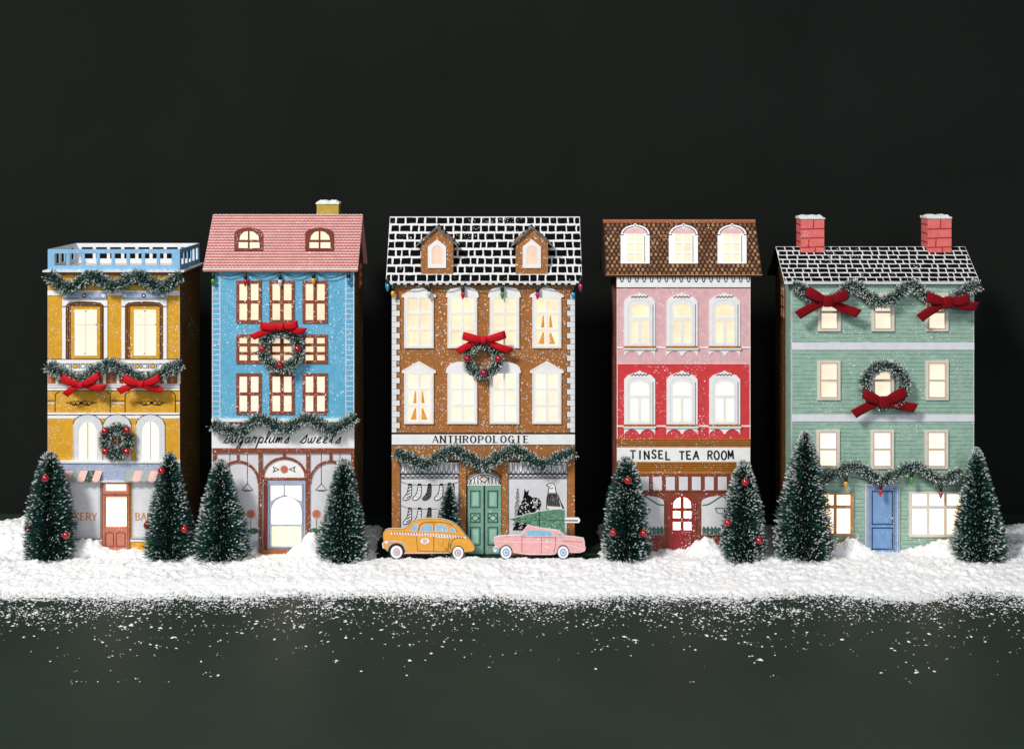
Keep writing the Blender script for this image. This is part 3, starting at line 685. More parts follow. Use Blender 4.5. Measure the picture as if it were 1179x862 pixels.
    m.poly([(630.6, 567), (640.5, 567), (644, 577), (645.5, 583), (630, 582), (629.6, 575)], 'ink_soft', .85)
    for k in range(7): m.line([(631+k*1.9, 568.5), (630.5+k*2.3, 581.5)], .7, 'ink', 1.0)
    m.line([(630.2, 570), (642, 570)], .8, 'ink', 1.05); m.line([(632, 559.5), (634, 562), (637, 561)], .6, 'ink', 1.0); m.disc(634.2, 558.3, .6, 'ink', 1.0, n=8)
    m.line([(645, 577), (649.5, 585)], 1.0, 'ink', 1.0)
    m.build('shop_window', h)
    d = MB(); d.poly(arch(537.5, 577.2, 543, 558.4, 13, 12), 'cream_white', .8, 0)
    d.line([(557.3+19.4*math.cos(t), 557.5-13.8*math.sin(t)) for t in np.linspace(0, math.pi, 20)], 1.1, 'ink', 1.0); d.line([(557.3+17.2*math.cos(t), 557.5-11.6*math.sin(t)) for t in np.linspace(0, math.pi, 20)], .6, 'ink', 1.0)
    for k in range(9):
        u = 541+k*4.1; e = 12.5*math.sqrt(max(0, 1-((u-557.3)/19)**2))
        d.line([(u, 557.5), (u+2.2, 557.5-e*.95)], .6, 'ink', 1.0); d.line([(u+2.2, 557.5), (u, 557.5-e*.95)], .6, 'ink', 1.0)
    d.poly([(552, 551), (557.3, 547.5), (562.6, 551), (557.3, 554.6)], 'car_light', 1.3); d.line([(552, 551), (557.3, 547.5), (562.6, 551), (557.3, 554.6)], .7, 'ink', 1.4, closed=True)
    d.build('fanlight', h)
    for a, b in ((538, 556.7), (558, 577)):
        d = MB(); d.rect(a, 558.8, b, 637, 'teal_door', 1.4, 0); 
        for (u0, v0, u1, v1) in ((a+3.5, 564, b-3.5, 584), (a+3.5, 590, b-3.5, 601), (a+3.5, 606, b-3.5, 627)):
            d.rect(u0, v0, u1, v1, 'ink', 1.55); d.rect(u0+1, v0+1, u1-1, v1-1, 'teal_door', 1.7); d.rect(u0+2.6, v0+2.6, u1-2.6, v1-2.6, 'teal_pale', 1.85)
        d.line([((a+b)/2, 592), (b-5, 595.5), ((a+b)/2, 599), (a+5, 595.5)], .8, 'ink', 2.0, closed=True)
        d.line([(a+.4, 559), (a+.4, 637)], .5, 'ink', 1.55)
        d.build('door', h)
    return h
house3()

# ================================================================== HOUSE 4: pink and red tea room
def house4():
    x0, x1 = X(710), X(864); dep = 82; ye, yt = -4, 40; ze, zt = CH-(317-HY)*(D+ye)/D, CH-(253-HY)*(D+yt)/D
    sl = Slope(ye, ze, yt, zt)
    h = empty('paper_house', ((x0+x1)/2, 41, 0), 'paper tea room with pink and red storeys under a brown scalloped mansard roof', 'house', HG)
    m = MB(); zc = ze+4
    m.box(x0, x1, 0, dep, 0, zc, 'brick_brown')
    m.rect(710, 314, 864, 330.8, 'cream_white', .3, 0); m.line([(710, 331.3), (864, 331.3)], .8, 'ink', .45)
    for i in range(18):
        u = 716+i*8.55; m.line([(u-1.6, 317.5), (u-1.7, 321), (u-.9, 324), (u, 324.6), (u+.9, 324), (u+1.7, 321), (u+1.6, 317.5)], 1.0, 'ink', .5)
    m.rect(710, 332, 864, 418, 'rose', .2); m.rect(710, 419, 864, 505, 'red_wall', .2); m.line([(710, 418.4), (864, 418.4)], 1.0, 'car_light', .35)
    m.line([(710.6, 332), (710.6, 637)], .9, 'car_light', .5); m.line([(863.4, 332), (863.4, 505)], .9, 'car_light', .5)
    for v in (400, 490.2): m.rect(710, v-.8, 864, v+.8, 'cream_white', 1.0, 0)
    m.rect(710, 505, 864, 514.6, 'gold_brown', .6, 0); m.rect(710, 531.4, 864, 545, 'gold_brown', .6, 0)
    for v in (506.6, 509.2, 511.8, 533.5, 536, 538.5, 541): m.line([(710, v), (864, v)], .9, 'dark_gold', .8)
    m.rect(710, 545, 864, 638, 'brick_brown', .3)
    for i in range(9): m.rect(721.8+i*14.95, 548.5, 732+i*14.95, 563.8, 'shop_grey', .9, .3)
    m.line([(710, 566), (864, 566)], .9, 'dark_gold', .5)
    m.build('wall', h)
    r = MB(); rx0, rx1 = 107.5, 287.5
    r.prism([(ye, ze), (yt, zt), (dep-yt+6, zt), (dep+8, ze), (dep+6, ze-2), (ye+1, ze-2)], rx0, rx1, 'tile_dark')
    q = random.Random(4); rows = 14; n = 33
    for k in range(rows):
        t0 = k/rows*.93
        for i in range(n):
            x = rx0+(rx1-rx0)*(i+.5+(.5 if k % 2 else 0))/(n+.5); a = (rx1-rx0)/n*.36; hh = .93/rows
            if k >= rows-1 and False: continue
            P = [(-.15, .95), (.75, .9), (1.0, .5), (.7, .12), (.1, .0), (-.55, .2), (-.75, .6)]
            r.face([sl.at(min(max(x+a*p[0]+q.uniform(-.2, .2), rx0), rx1), t0+hh*p[1], .3) for p in P], q.choice(['tile_a', 'tile_b', 'tile_b', 'tile_c']))
    for a, b, mm in ((.94, .958, 'ridge_tan'), (.965, .985, 'ridge_tan'), (.99, 1.0, 'tile_c'), (0, .012, 'tile_c')):
        r.face([sl.at(rx0, a, .35), sl.at(rx1, a, .35), sl.at(rx1, b, .35), sl.at(rx0, b, .35)], mm)
    r.build('roof', h)
    for a in (714.5, 770, 826):
        b = a+33.4; c = (a+b)/2
        def ex(f, p, a=a, b=b, c=c):
            f.poly([(c+13.5*math.cos(t), 269.5-6*math.sin(t)) for t in np.linspace(0, math.pi, 12)], 'rose', p+.15)
            for rr in (17, 14): f.line([(c+rr*math.cos(t), 270.5-(rr-5.5)*math.sin(t)) for t in np.linspace(.1, 3.04, 14)], .9, 'ink', p+.3)
            f.disc(c, 260.5, 2.2, 'cream_white', p+.5); f.disc(c, 260.5, 1.2, 'ink', p+.7, ry=.8)
            for e in (a+.5, b-2.5): f.line([(e-1, 271), (e+3, 271)], .9, 'ink', p+.3)
            f.line([(b-5.8, 272), (b-5.8, 303)], .7, 'ink_soft', p+.2)
        win(h, arch(a, b, 258.5, 304, 12, 10), grid(a+7.6, 270, b-7.8, 301.5, 2, 3, 2.2, 2.4), 'cream_white', 'pane_cream', 1.4, mp=sl, name='roof_window', extra=ex)
    for row, (top, base) in enumerate(((338, 398), (427.5, 488))):
        for a in (718.6, 767.4, 816.4):
            b = a+35.6; c = (a+b)/2
            pn = [arch(c-10.3, c+10.3, top+11.6, top+27, 5, 8), R(c-10.3, top+31, c-1.8, base-3.8), R(c+1.8, top+31, c+10.3, base-3.8)]
            o = [(a, base), (b, base), (b, top+9), (b-4, top+4.5), (b-11, top+1.8), (c+3, top+.8), (c, top-1.2), (c-3, top+.8), (a+11, top+1.8), (a+4, top+4.5), (a, top+9)]
            def ex(f, p, a=a, b=b, c=c, top=top, base=base):
                f.line([(c-10+t, top+3.6+.9*math.sin(t*1.55)) for t in np.linspace(0, 20, 24)], 1.0, 'ink', p+.15)
                f.line([(b-2.6, top+12), (b-2.6, base)], .8, 'ink_soft', p+.15)
                f.line([(a+4.5, base-1), (a+4.5, top+14), (a+8, top+8.5), (c, top+7), (b-8, top+8.5), (b-5.2, top+14), (b-5.2, base-1)], .6, 'grey_white', p+.12)
                f.rect(a-1, base+.6, b+1, base+2.2, 'gold_brown', 3.0, 0); f.rect(a-1, base+2.2, b+1, base+4, 'cream_white', 2.8, 0)
                sc_ = [(a, base+4), (b, base+4), (b, base+12.5)]+[(b-(b-a)*t, base+10.5-5*abs(math.sin(2*math.pi*t))+ (1.6 if .46 < t < .54 else 0)) for t in np.linspace(.03, .97, 20)]+[(a, base+12.5)]
                f.poly(sc_, 'cream_white', .9, 0)
            win(h, o, pn, 'cream_white', 'pane_cream' if row == 0 else 'pane_white', 1.5, extra=ex)
    s_ = MB(); s_.rect(710.6, 514.8, 863.6, 531.2, 'cream_white', 1.1, 0); so = s_.build('sign_board', h)
    t = MB(); text(t, 'TINSEL TEA ROOM', 725.6, 528.0, 9.4, 8.05, 6.0, 'ink', 1.25, 1.9, 1.7, wob=.9); t.build('lettering', so)
    for a, b, sg in ((718, 765.6, 0), (806.2, 856, 1)):
        m = MB(); m.poly(arch(a, b, 568.5, 616.5, 8), 'brick_brown', 1.2, 0); m.poly(arch(a+1.3, b-1.3, 570, 615, 7), 'shop_grey', 1.35)
        c = (a+b)/2
        for e in (-1, 1): m.line(smooth_path([(c, 570), (c+e*9, 576), (c+e*16, 580), (c+e*22.5, 581)], 4), 1.5, 'bush_green', 1.5)
        q = 741.5 if not sg else 829
        m.line([(q-5.5, 584.5), (q+5.5, 584.5), (q+4, 589), (q+1.5, 590.6), (q-1.5, 590.6), (q-4, 589)], .9, 'ink', 1.5, closed=True); m.line([(q+5, 585), (q+7.5, 586), (q+6, 588.5), (q+4.3, 588.3)], .8, 'ink', 1.5)
        for k in range(10): m.poly([(a+2.5+k*4.4, 614.6), (a+2+k*4.4, 608), (a+4+k*4.4, 604.8), (a+6.4+k*4.4, 608), (a+6.2+k*4.4, 614.6)], 'bush_green', 1.55+.012*k)
        m.build('shop_window', h)
    pn = [[(774.6, 584.3), (783.4, 584.3), (783.4, 571.6), (779, 573), (775.6, 577)], [(787, 584.3), (795.8, 584.3), (794.8, 577), (791.4, 573), (787, 571.6)], R(774.6, 587.6, 783.4, 596), R(787, 587.6, 795.8, 596), R(774.6, 600, 783.4, 609.6), R(787, 600, 795.8, 609.6)]
    def ex(f, p):
        f.poly(arch(769, 801.4, 566.5, 637, 13, 10), 'brick_brown', p-.3, 0, holes=[arch(771.2, 799.4, 568.8, 636.9, 11, 10)])
        f.line([(774.5, 616), (795.8, 616), (795.8, 632), (774.5, 632)], .7, 'dark_brown_frame', p+.2, closed=True)
    win(h, arch(771.2, 799.4, 568.8, 637, 11, 10), pn, 'deep_red_door', 'pane_ground', 2.0, name='door', extra=ex)
    return h
house4()

# ================================================================== HOUSE 5: green clapboard house
def house5():
    x0, x1 = X(911), X(1121.5); dep = 90; ye, yr = -4, 45; ze, zr = CH-(324.5-HY)*(D+ye)/D, CH-(284-HY)*(D+yr)/D
    sl = Slope(ye, ze, yr, zr)
    h = empty('paper_house', ((x0+x1)/2, 45, 0), 'sage green clapboard paper house with blue door and two coral brick chimneys', 'house', HG)
    m = MB(); gable_body(m, x0, x1, dep, ze+4*(zr-ze)/(yr-ye)-3, yr, zr, 'sage', 'side_shade')
    q = random.Random(9); v = 327.0
    while v < 637:                                                      # scored clapboard lines, broken like pencil
        u = 911.6
        while u < 1121:
            l = q.uniform(5, 16); 
            if q.random() < .86: m.line([(u, v+q.uniform(-.25, .25)), (min(u+l, 1121.3), v+q.uniform(-.25, .25))], q.uniform(.35, .7), 'sage_line', .12)
            u += l+q.uniform(.2, 1.0)
        v += 4.75
    m.rect(911, 394, 1121.5, 402.6, 'band_white', .8, 0); m.rect(911, 477, 1121.5, 485, 'band_white', .8, 0)
    m.line([(911.6, 326), (911.6, 637)], 1.0, 'band_white', .4); m.line([(1121, 326), (1121, 637)], .7, 'band_white', .4)
    m.box(x0-1.0, x0-.1, 1, 26, 2, ze-2, 'sage')  # paler strip: light on the front of this side, put into colour
    m.build('wall', h)
    r = MB(); rx0, rx1 = 312.5, 537.2
    gable_roof(r, rx0, rx1, ye, ze, yr, zr, 'roof_black', 'mortar_white'); brick_roof(r, sl, rx0, rx1, 8, 10.2, 21, 1.3, .35, 1.75)
    r.box(rx0, rx1, ye-.6, ye+.2, ze-2.4, ze-.2, 'mortar_white'); r.build('roof', h)
    for u0, u1, vt in ((922, 949, 251), (1068, 1095.5, 250.5)):
        p = sl((u0+u1)/2, 291); Y = p[1]; P = front(Y); xa, xb = P(u0, 0)[0], P(u1, 0)[0]; zt = P(0, vt)[2]
        m = MB(P); m.box(xa, xb, Y, Y+24, p[2]-14, zt, 'coral')
        for k, v in enumerate((263.5, 274, 284.5)):
            m.line([(u0, v+.4), (u1, v-.4)], 1.2, 'coral_line', .2)
        for u, a, b in ((.55, vt, 263), (.35, 274.5, 284), (.62, 285, 291), ): m.line([(u0+(u1-u0)*u, a+.3), (u0+(u1-u0)*u-.6, b)], 1.1, 'coral_line', .35)
        mps = lambda a, b, hh=0: (xa-hh, a, P(0, b)[2])
        for v in (259, 269, 279): m.line([(Y, v), (Y+24, v-.5)], 1.2, 'coral_line', .2, mp=mps)
        c = m.build('chimney', h); snowcap(c, xa, xb, Y, Y+24, zt, int(u0))
    def two(xa, xb, ya, yb, one=False):
        ps = [R(xa+4.6, ya+3.6, xb-4.4, (ya+yb)/2-1.2), R(xa+4.6, (ya+yb)/2+1.4, xb-4.4, yb-3.6)]
        def ex(f, p):
            f.line([(xa+4.4, (ya+yb)/2), (xb-4.2, (ya+yb)/2)], .5, 'frame_tan', p+.12)
            f.line([(xa+3.6, ya+2.6), (xb-3.4, ya+2.6), (xb-3.4, yb-2.6), (xa+3.6, yb-2.6)], .5, 'frame_tan', p+.12, closed=True)
        win(h, R(xa, ya, xb, yb), ps, 'frame_cream', 'pane_soft' if ya < 480 else 'pane_white', 2.2, extra=ex)
    for xa in (941, 1002.8, 1065): two(xa, xa+26.4, 337, 381)
    for xa in (940.6, 1002.4, 1065): two(xa, xa+26.6, 415, 460)
    for xa in (939.4, 1001.8, 1064.2): two(xa, xa+27, 494.4, 539)
    ps = [R(932, 569, 942, 581), R(945.6, 569, 959.4, 581), R(963, 569, 978.6, 581), R(932, 584.6, 942, 613.5), R(945.6, 584.6, 959.4, 613.5), R(963, 584.6, 978.6, 613.5)]
    win(h, R(928, 566, 982.6, 617), ps, 'frame_tan', 'pane_ground', 2.2)
    ps = grid(1050, 568.4, 1106, 581.4, 3, 1, 3.4, 3)+grid(1050, 585.2, 1106, 614, 3, 1, 3.4, 3)
    win(h, R(1046, 565.6, 1110, 617.4), ps, 'frame_cream', 'pane_ground', 2.2)
    m = MB(); m.poly([(995.6, 638), (995.6, 557), (1035.2, 557), (1035.2, 638), (1032.6, 638), (1032.6, 559.4), (999.2, 559.4), (999.2, 638)], 'door_jamb', 2.4, 0); m.line([(997.6, 638), (997.6, 558.4), (1034, 558.4), (1034, 638)], .6, 'ink', 2.6); m.build('door_frame', h)
    d = MB(); d.rect(999.2, 559.4, 1032.6, 637.8, 'blue_door', 1.2, 0)
    for a, b in ((565, 603), (607, 631.5)):
        d.line([(1003.8, a), (1027.4, a), (1027.4, b), (1003.8, b)], 1.1, 'ink', 1.4, closed=True); d.rect(1006, a+2.2, 1025.2, b-2.2, 'blue_door', 1.9, 1.2)
    d.line([(1029.6, 560), (1029.6, 637)], .6, 'ink_soft', 1.4); do = d.build('door', h)
    k = MB(); k.lathe((0, 0, 0), [(0, 0), (1.2, .3), (1.3, 1.0), (.7, 1.6), (0, 1.8)], 'cap_metal', 10)
    k.V = [(X(1028.6)+v[0], -1.2-v[2], Z(602)+v[1]) for v in k.V]; k.build('handle', do)
    side_window(h, x0, -1, 32, 56, Z(372), Z(333), 'paper_brown', 'pane_orange')
    return h
house5()

# ------------------------------------------------------------------ bottle-brush needles
def needles(name, par, P, Dv, L, W, frost_p, seed, mats, core=None, org=None, fw=(.9, 1.5), flen=(.22, .36)):
    g = np.random.default_rng(seed); n = len(P)
    A = np.cross(Dv, g.normal(size=(n, 3))); A /= np.linalg.norm(A, axis=1)[:, None]+1e-9
    B = np.cross(Dv, A)
    e = P+Dv*L[:, None]
    V = [P+A*W*.5, P-A*W*.5, e-A*W*.28, e+A*W*.28]
    V = np.stack(V, 1).reshape(-1, 3); F = np.arange(n*4).reshape(n, 4); M = g.integers(0, len(mats), n)
    k = np.where(g.random(n) < frost_p)[0]; m = len(k)
    fl = g.uniform(*flen, m)[:, None]*np.minimum(L[k], 9)[:, None]; s = e[k]-Dv[k]*fl*.9; t = e[k]+Dv[k]*fl*.15; fwid = g.uniform(*fw, m)[:, None]*.5
    mid = (s+t)/2; FV = []
    for Q in (A[k], B[k]): FV.append(np.stack([s, mid+Q*fwid, t, mid-Q*fwid], 1).reshape(-1, 3))
    FV = np.concatenate(FV); FF = np.arange(len(FV)).reshape(-1, 4)+len(V)
    b = MB()
    if core: core(b)
    names = list(mats)
    off = len(b.V); b.V += [tuple(x) for x in V.tolist()]+[tuple(x) for x in FV.tolist()]
    b.F += (F+off).tolist()+(FF+off).tolist()
    mi = [b.mi(q) for q in names]; fr = b.mi('frost')
    b.M += [mi[q] for q in M]+[fr]*len(FF)
    return b.build(name, par, org)
GREEN = ['needle_dark', 'needle_dark', 'needle_dark', 'needle_mid', 'needle_mid', 'needle_light']
def brush_tree(cu, yc, u0, u1, vtop, zbase, label, seed, frost=.22, name='bottle_brush_tree', nn=6200, ex=.5, group='frosted bottle brush trees in front of the houses'):
    k = (D+yc)/D; cx = (cu-CX)*k; Rr = (u1-u0)/2*k; zt = CH-(vtop-HY)*k; H = zt-zbase
    t_ = empty(name, (cx, yc, 0), label, 'tree', group)
    g = np.random.default_rng(seed)
    prof = lambda t: Rr*(.05+.95*np.clip(1.06*np.clip(1-t, 0, 1)**ex, 0, 1))*np.minimum(1, .90+t*1.0)
    tt = g.random(nn*3); keep = g.random(nn*3) < (prof(tt)/Rr+.12); tt = tt[keep][:nn]; n = len(tt)
    turns = H/4.3; ph = np.round(tt*turns)*0+g.random(n)*2*np.pi
    tt = np.clip((np.floor(tt*turns)+ (ph/(2*np.pi)) + g.normal(0, .22, n))/turns, 0, 1)
    rr = prof(tt)*g.uniform(.86, 1.06, n)*(1+.07*np.sin(ph*2+seed+tt*5)+.05*np.sin(ph*5+tt*17)); el = np.where(tt > .93, g.uniform(.3, 1.4, n), g.normal(.26, .17, n))
    Dv = np.stack([np.cos(ph)*np.cos(el), np.sin(ph)*np.cos(el), np.sin(el)], 1)+g.normal(0, .10, (n, 3)); Dv /= np.linalg.norm(Dv, axis=1)[:, None]
    r0 = rr*.30; L = (rr-r0)/np.maximum(np.cos(el), .35)
    L = np.minimum(L, rr*.9+2)
    P = np.stack([cx+np.cos(ph)*r0, yc+np.sin(ph)*r0, zbase+tt*H-np.sin(el)*L*.55], 1)
    low = P[:, 2]+Dv[:, 2]*L < 1.0; P[low, 2] += 3
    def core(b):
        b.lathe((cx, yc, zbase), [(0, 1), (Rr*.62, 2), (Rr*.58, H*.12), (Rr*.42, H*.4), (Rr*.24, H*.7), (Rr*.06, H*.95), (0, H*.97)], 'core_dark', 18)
    pt = .5+.5*np.sin(ph*2.3+tt*9+seed)*np.sin(tt*21+ph*1.7+seed*.7)
    fr = frost*(.16+.62*pt+1.2*(tt > .90)+.5*(tt < .07))
    needles('crown', t_, P, Dv, L, .8, fr, seed, GREEN, core, fw=(1.0, 2.0), flen=(.32, .62))
    MB().lathe((cx, yc, 0), [(0, 0), (2.4, 0), (2.2, zbase+4), (.8, zbase+H*.9), (0, zt)], 'wire', 8).build('trunk', t_)
    return dict(root=t_, cx=cx, yc=yc, zb=zbase, H=H, R=Rr, prof=prof)
T = {}
T[1] = brush_tree(57.5, -34, 28, 88, 521, 3.5, 'frosted bottle brush tree with red baubles at the left end of the row', 11, ex=0.42)
T[2] = brush_tree(195, -34, 167, 222.5, 521, 3.5, 'frosted tree with red baubles right of the bakery door', 12, ex=0.47)
T[3] = brush_tree(256, -34, 225, 288, 529, 3, 'plain frosted tree without baubles left of the blue shop door', 13, frost=.33)
T[4] = brush_tree(394, -34, 365, 423, 528, 3, 'plain frosted tree at the right corner of the blue shop', 14, frost=.33)
T[5] = brush_tree(515.5, -16, 494, 537, 555, 1, 'smallest green tree standing behind the yellow taxi', 15, ex=0.72, frost=.14, nn=2600)
T[7] = brush_tree(721, -34, 690, 751, 526, 3, 'frosted tree with red baubles left of the tea room door', 17, frost=.3)
T[8] = brush_tree(856, -34, 829, 884, 530, 3, 'frosted tree with red baubles right of the tea room door', 18, frost=.4)
T[9] = brush_tree(925, -36, 891, 961, 496, 3, 'tallest frosted tree, left of the blue door of the green house', 19, ex=0.56, frost=.42)
T[10] = brush_tree(1128, -36, 1097, 1159, 515, 3.5, 'frosted tree at the right end of the row beside the green house', 20, ex=0.62, frost=.36)
for k_, tx, ty in ((3, .5, -1.3), (4, .6, 1.1), (9, .4, .9), (10, .8, -1.6), (5, .5, 1.5)):
    r_ = T[k_]['root']; r_.rotation_euler = (math.radians(tx), math.radians(ty), 0)
def bauble(u, v, k, label):
    t = T[k]; f = front(t['yc']); x, _, z = f(u, v); r = 4.3
    tt = (z-t['zb'])/t['H']; R_ = float(t['prof'](np.array(tt)))*1.0; dx = min(abs(x-t['cx']), R_)
    y = t['yc']-math.sqrt(max(R_*R_-dx*dx, 0))-1.0
    k2 = (D+y)/D; x = (u-CX)*k2; z = CH-(v-HY)*k2
    b = MB().lathe((x, y, z), [(r*math.sin(a), -r*math.cos(a)) for a in np.linspace(0, math.pi, 13)], 'bauble_red', 18).build('bauble', org=(x, y, z), smooth=True)
    tag(b, label, 'bauble', 'red baubles on the bottle brush trees')
    MB().lathe((x, y, z+r-.3), [(0, 0), (1.3, 0), (1.2, 1.4), (0, 1.5)], 'cap_metal', 8).build('cap', b)
for u, v, k, l in ((52, 550.5, 1, 'red bauble near the top of the leftmost tree'), (32.5, 608, 1, 'red bauble on the left edge of the leftmost tree'), (76, 616, 1, 'red bauble low on the right side of the leftmost tree'),
    (186, 542, 2, 'red bauble high on the tree right of the bakery door'), (169.5, 604, 2, 'red bauble on the left edge of the tree right of the bakery door'), (212.5, 609, 2, 'red bauble low on the right side of the tree beside the bakery'),
    (723, 553, 7, 'red bauble high on the tree left of the tea room door'), (706, 613, 7, 'red bauble low on the left of the tree left of the tea room door'), (741, 613.5, 7, 'red bauble low on the tree left of the tea room door, beside the window'),
    (858, 555, 8, 'red bauble near the snowy top of the tree right of the tea room door'), (837.8, 601.5, 8, 'red bauble on the left edge of the tree right of the tea room door'), (874, 622, 8, 'lowest red bauble on the tree right of the tea room door')):
    bauble(u, v, k, l)

# ------------------------------------------------------------------ garlands and wreaths
GG = ['needle_dark', 'needle_mid', 'needle_mid', 'needle_light', 'needle_olive']
def path_needles(name, par, path, rad, per_mm, seed, frost, org=None, wd=.75):
    g = np.random.default_rng(seed); P = np.array(path); seg = np.linalg.norm(np.diff(P, axis=0), axis=1); cum = np.concatenate([[0], np.cumsum(seg)]); n = int(cum[-1]*per_mm)
    s = g.random(n)*cum[-1]; C_ = np.stack([np.interp(s, cum, P[:, i]) for i in range(3)], 1)
    i = np.clip(np.searchsorted(cum, s)-1, 0, len(seg)-1); T_ = (P[i+1]-P[i])/seg[i][:, None]
    Dv = g.normal(size=(n, 3)); Dv -= T_*(Dv*T_).sum(1)[:, None]; Dv /= np.linalg.norm(Dv, axis=1)[:, None]
    Dv = Dv+T_*g.normal(0, .35, n)[:, None]; Dv[:, 1] *= .9; Dv /= np.linalg.norm(Dv, axis=1)[:, None]
    L = rad*g.uniform(.6, 1.08, n)*(1+.10*np.sin(s*.33+seed))
    bk = C_[:, 1]+Dv[:, 1]*L > -.3; Dv[bk, 1] = -np.abs(Dv[bk, 1])*.6
    Dv /= np.linalg.norm(Dv, axis=1)[:, None]
    return needles(name, par, C_, Dv, L, wd, frost*.62, seed, GG, lambda b: b.tube(path, rad*.42, 'needle_dark', 8), org, fw=(.9, 1.6), flen=(.3, .5))
def garland(pts, h, rad, label, seed, frost=.5):
    p2 = smooth_path(pts, 7); mp = front(0); path = [mp(u, v, h) for u, v in p2]
    path = [((u-CX)*(D-h)/D, -h, CH-(v-HY)*(D-h)/D) for u, v in p2]
    c = path[len(path)//2]
    o = path_needles('garland', None, path, rad*1.12, 30, seed, frost, org=(c[0], 0, c[2]))
    return tag(o, label, 'garland', 'frosted garlands draped across the house fronts')
garland([(56, 317), (66, 325), (79, 331), (92, 325), (104, 317), (118, 323), (133, 329), (147, 322), (159, 317), (172, 325), (186, 331), (198, 324), (208, 317)], 7.5, 8.2, 'frosted garland swagged under the blue balustrade of the bakery', 31, .38)
garland([(56, 421), (73, 430), (91, 437), (108, 428), (127, 419), (146, 428), (167, 438), (188, 429), (209, 418)], 7.5, 8, 'frosted garland with red bows across the middle of the bakery', 32, .55)
garland([(245.5, 489), (259, 494), (274, 497), (287, 489), (299, 482.5), (312, 487), (327, 494), (342, 487), (355, 482), (368, 488), (381, 495), (396, 488), (410, 480)], 8.4, 7.8, 'frosted garland draped over the cursive sign of the blue shop', 33, .5)
garland([(456, 521), (472, 528), (491, 534), (507, 525), (522, 518.5), (539, 526), (558, 535), (576, 525), (593, 518.5), (609, 527), (625, 535), (643, 527), (660, 520)], 9.0, 8.0, 'frosted garland under the white sign of the gingerbread shop', 34, .45)
garland([(913, 329), (922, 332), (932, 341), (949, 347), (966, 340), (983, 328), (1000, 341), (1016, 348), (1034, 338), (1050, 328), (1066, 340), (1088, 350), (1104, 340), (1117, 331), (1127, 329)], 7.6, 7.6, 'frosted garland under the roof of the green house', 35, .6)
garland([(946, 551), (962, 545), (982, 536.5), (1000, 544), (1015, 552), (1034, 544), (1053, 537), (1069, 545), (1084, 553), (1096, 548), (1106, 542)], 7.4, 7.2, 'frosted garland above the blue door of the green house', 36, .55)

# ------------------------------------------------------------------ ribbon bows
def ribbon(name, par, rows, mat, th=.5):
    # rows: list of (left point, right point) in mm
    m = MB()
    n = len(rows); k = 5
    pts = []
    for a, b in rows:
        a, b = np.array(a), np.array(b); nrm = np.array((0, -1, 0))
        for j in range(k):
            t = j/(k-1); pts.append(tuple(a+(b-a)*t+nrm*(.5*math.sin(math.pi*t))))
    m.V = pts; mi = m.mi(mat)
    for i in range(n-1):
        for j in range(k-1): m.F.append((i*k+j, i*k+j+1, (i+1)*k+j+1, (i+1)*k+j)); m.M.append(mi)
    o = m.build(name, par, smooth=True)
    md = o.modifiers.new('thickness', 'SOLIDIFY'); md.thickness = th*S; md.offset = 0
    return o
def bow(kn, ll, lr, tl, tr, wd, mat, h, root=None, label=None, cat='bow', group=None, kw=6.5, kh=7.5):
    hp = h; mp = lambda u, v, q=0: ((u-CX)*(D-hp)/D, -hp-q, CH-(v-HY)*(D-hp)/D)
    K = np.array(kn, float)
    c = mp(kn[0], kn[1], 0)
    b = MB(); n, k = 12, 8                                               # knot: squarish pillow
    sp = lambda v_, e: math.copysign(abs(v_)**e, v_)
    for i in range(k+1):
        for j in range(n):
            a = math.pi*(i/k-.5); t = 2*math.pi*j/n
            b.V.append((c[0]+kw*sp(math.cos(a), .45)*sp(math.cos(t), .45), c[1]-2.2+3.0*sp(math.cos(a), .6)*sp(math.sin(t), .6), c[2]+kh*sp(math.sin(a), .6)+.9*math.cos(t*1)*math.cos(a)))
    mi = b.mi(mat)
    for i in range(k):
        for j in range(n): q = (j+1) % n; b.F.append((i*n+j, i*n+q, (i+1)*n+q, (i+1)*n+j)); b.M.append(mi)
    if root is None:
        e = empty('bow', c, label, cat, group); kno = b.build('knot', e, smooth=True); par = e
    else:
        kno = b.build('bow', root, smooth=True); par = kno
    for tip in (ll, lr):
        d = np.array(tip, float)-K; L = np.hypot(*d); d /= L; nn = np.array((-d[1], d[0])); rows = []
        seq = [(s, 0) for s in np.linspace(0, 1, 10)]+[(s, 1) for s in np.linspace(1, 0, 8)[1:]]
        for s, back in seq:
            ww = wd*(.50+.50*min(1, s*1.7)**.8)*.5; ce = K+d*L*s
            ce = ce+nn*(.9*math.sin(s*3)*(1 if d[0] > 0 else -1))
            hh = (1.2+2.6*math.sin(math.pi*min(s, .96)*.92)) if not back else (-.6-2.2*math.sin(math.pi*s))
            if s > .97: hh = .6
            A = ce+nn*ww; B = ce-nn*ww; rows.append((mp(A[0], A[1], hh), mp(B[0], B[1], hh)))
        ribbon('loop', par, rows, mat)
    for tip in (tl, tr):
        d = np.array(tip, float)-K; L = np.hypot(*d); d /= L; nn = np.array((-d[1], d[0])); rows = []
        for s in np.linspace(0, 1, 10):
            ww = wd*(.42+.5*min(1, s*2)**.8)*.5; ce = K+d*L*s+nn*(math.sin(s*4)*.8)
            sl_ = 3.2*max(0, s-.8)/.2; A = ce+nn*ww-d*(sl_ if d[0] > 0 else 0); B = ce-nn*ww-d*(0 if d[0] > 0 else sl_)
            hh = .8+1.8*math.sin(s*5+L)-.9*s
            rows.append((mp(A[0], A[1], hh), mp(B[0], B[1], hh)))
        ribbon('tail', par, rows, mat)
    return par
BG = 'red ribbon bows pinned on the garlands'
bow((93.6, 443), (71, 434), (115, 431), (73, 455), (123, 447), 8.4, 'satin_red', 15, label='red satin bow on the left swag of the bakery garland', group=BG, kw=3.6, kh=4.2)
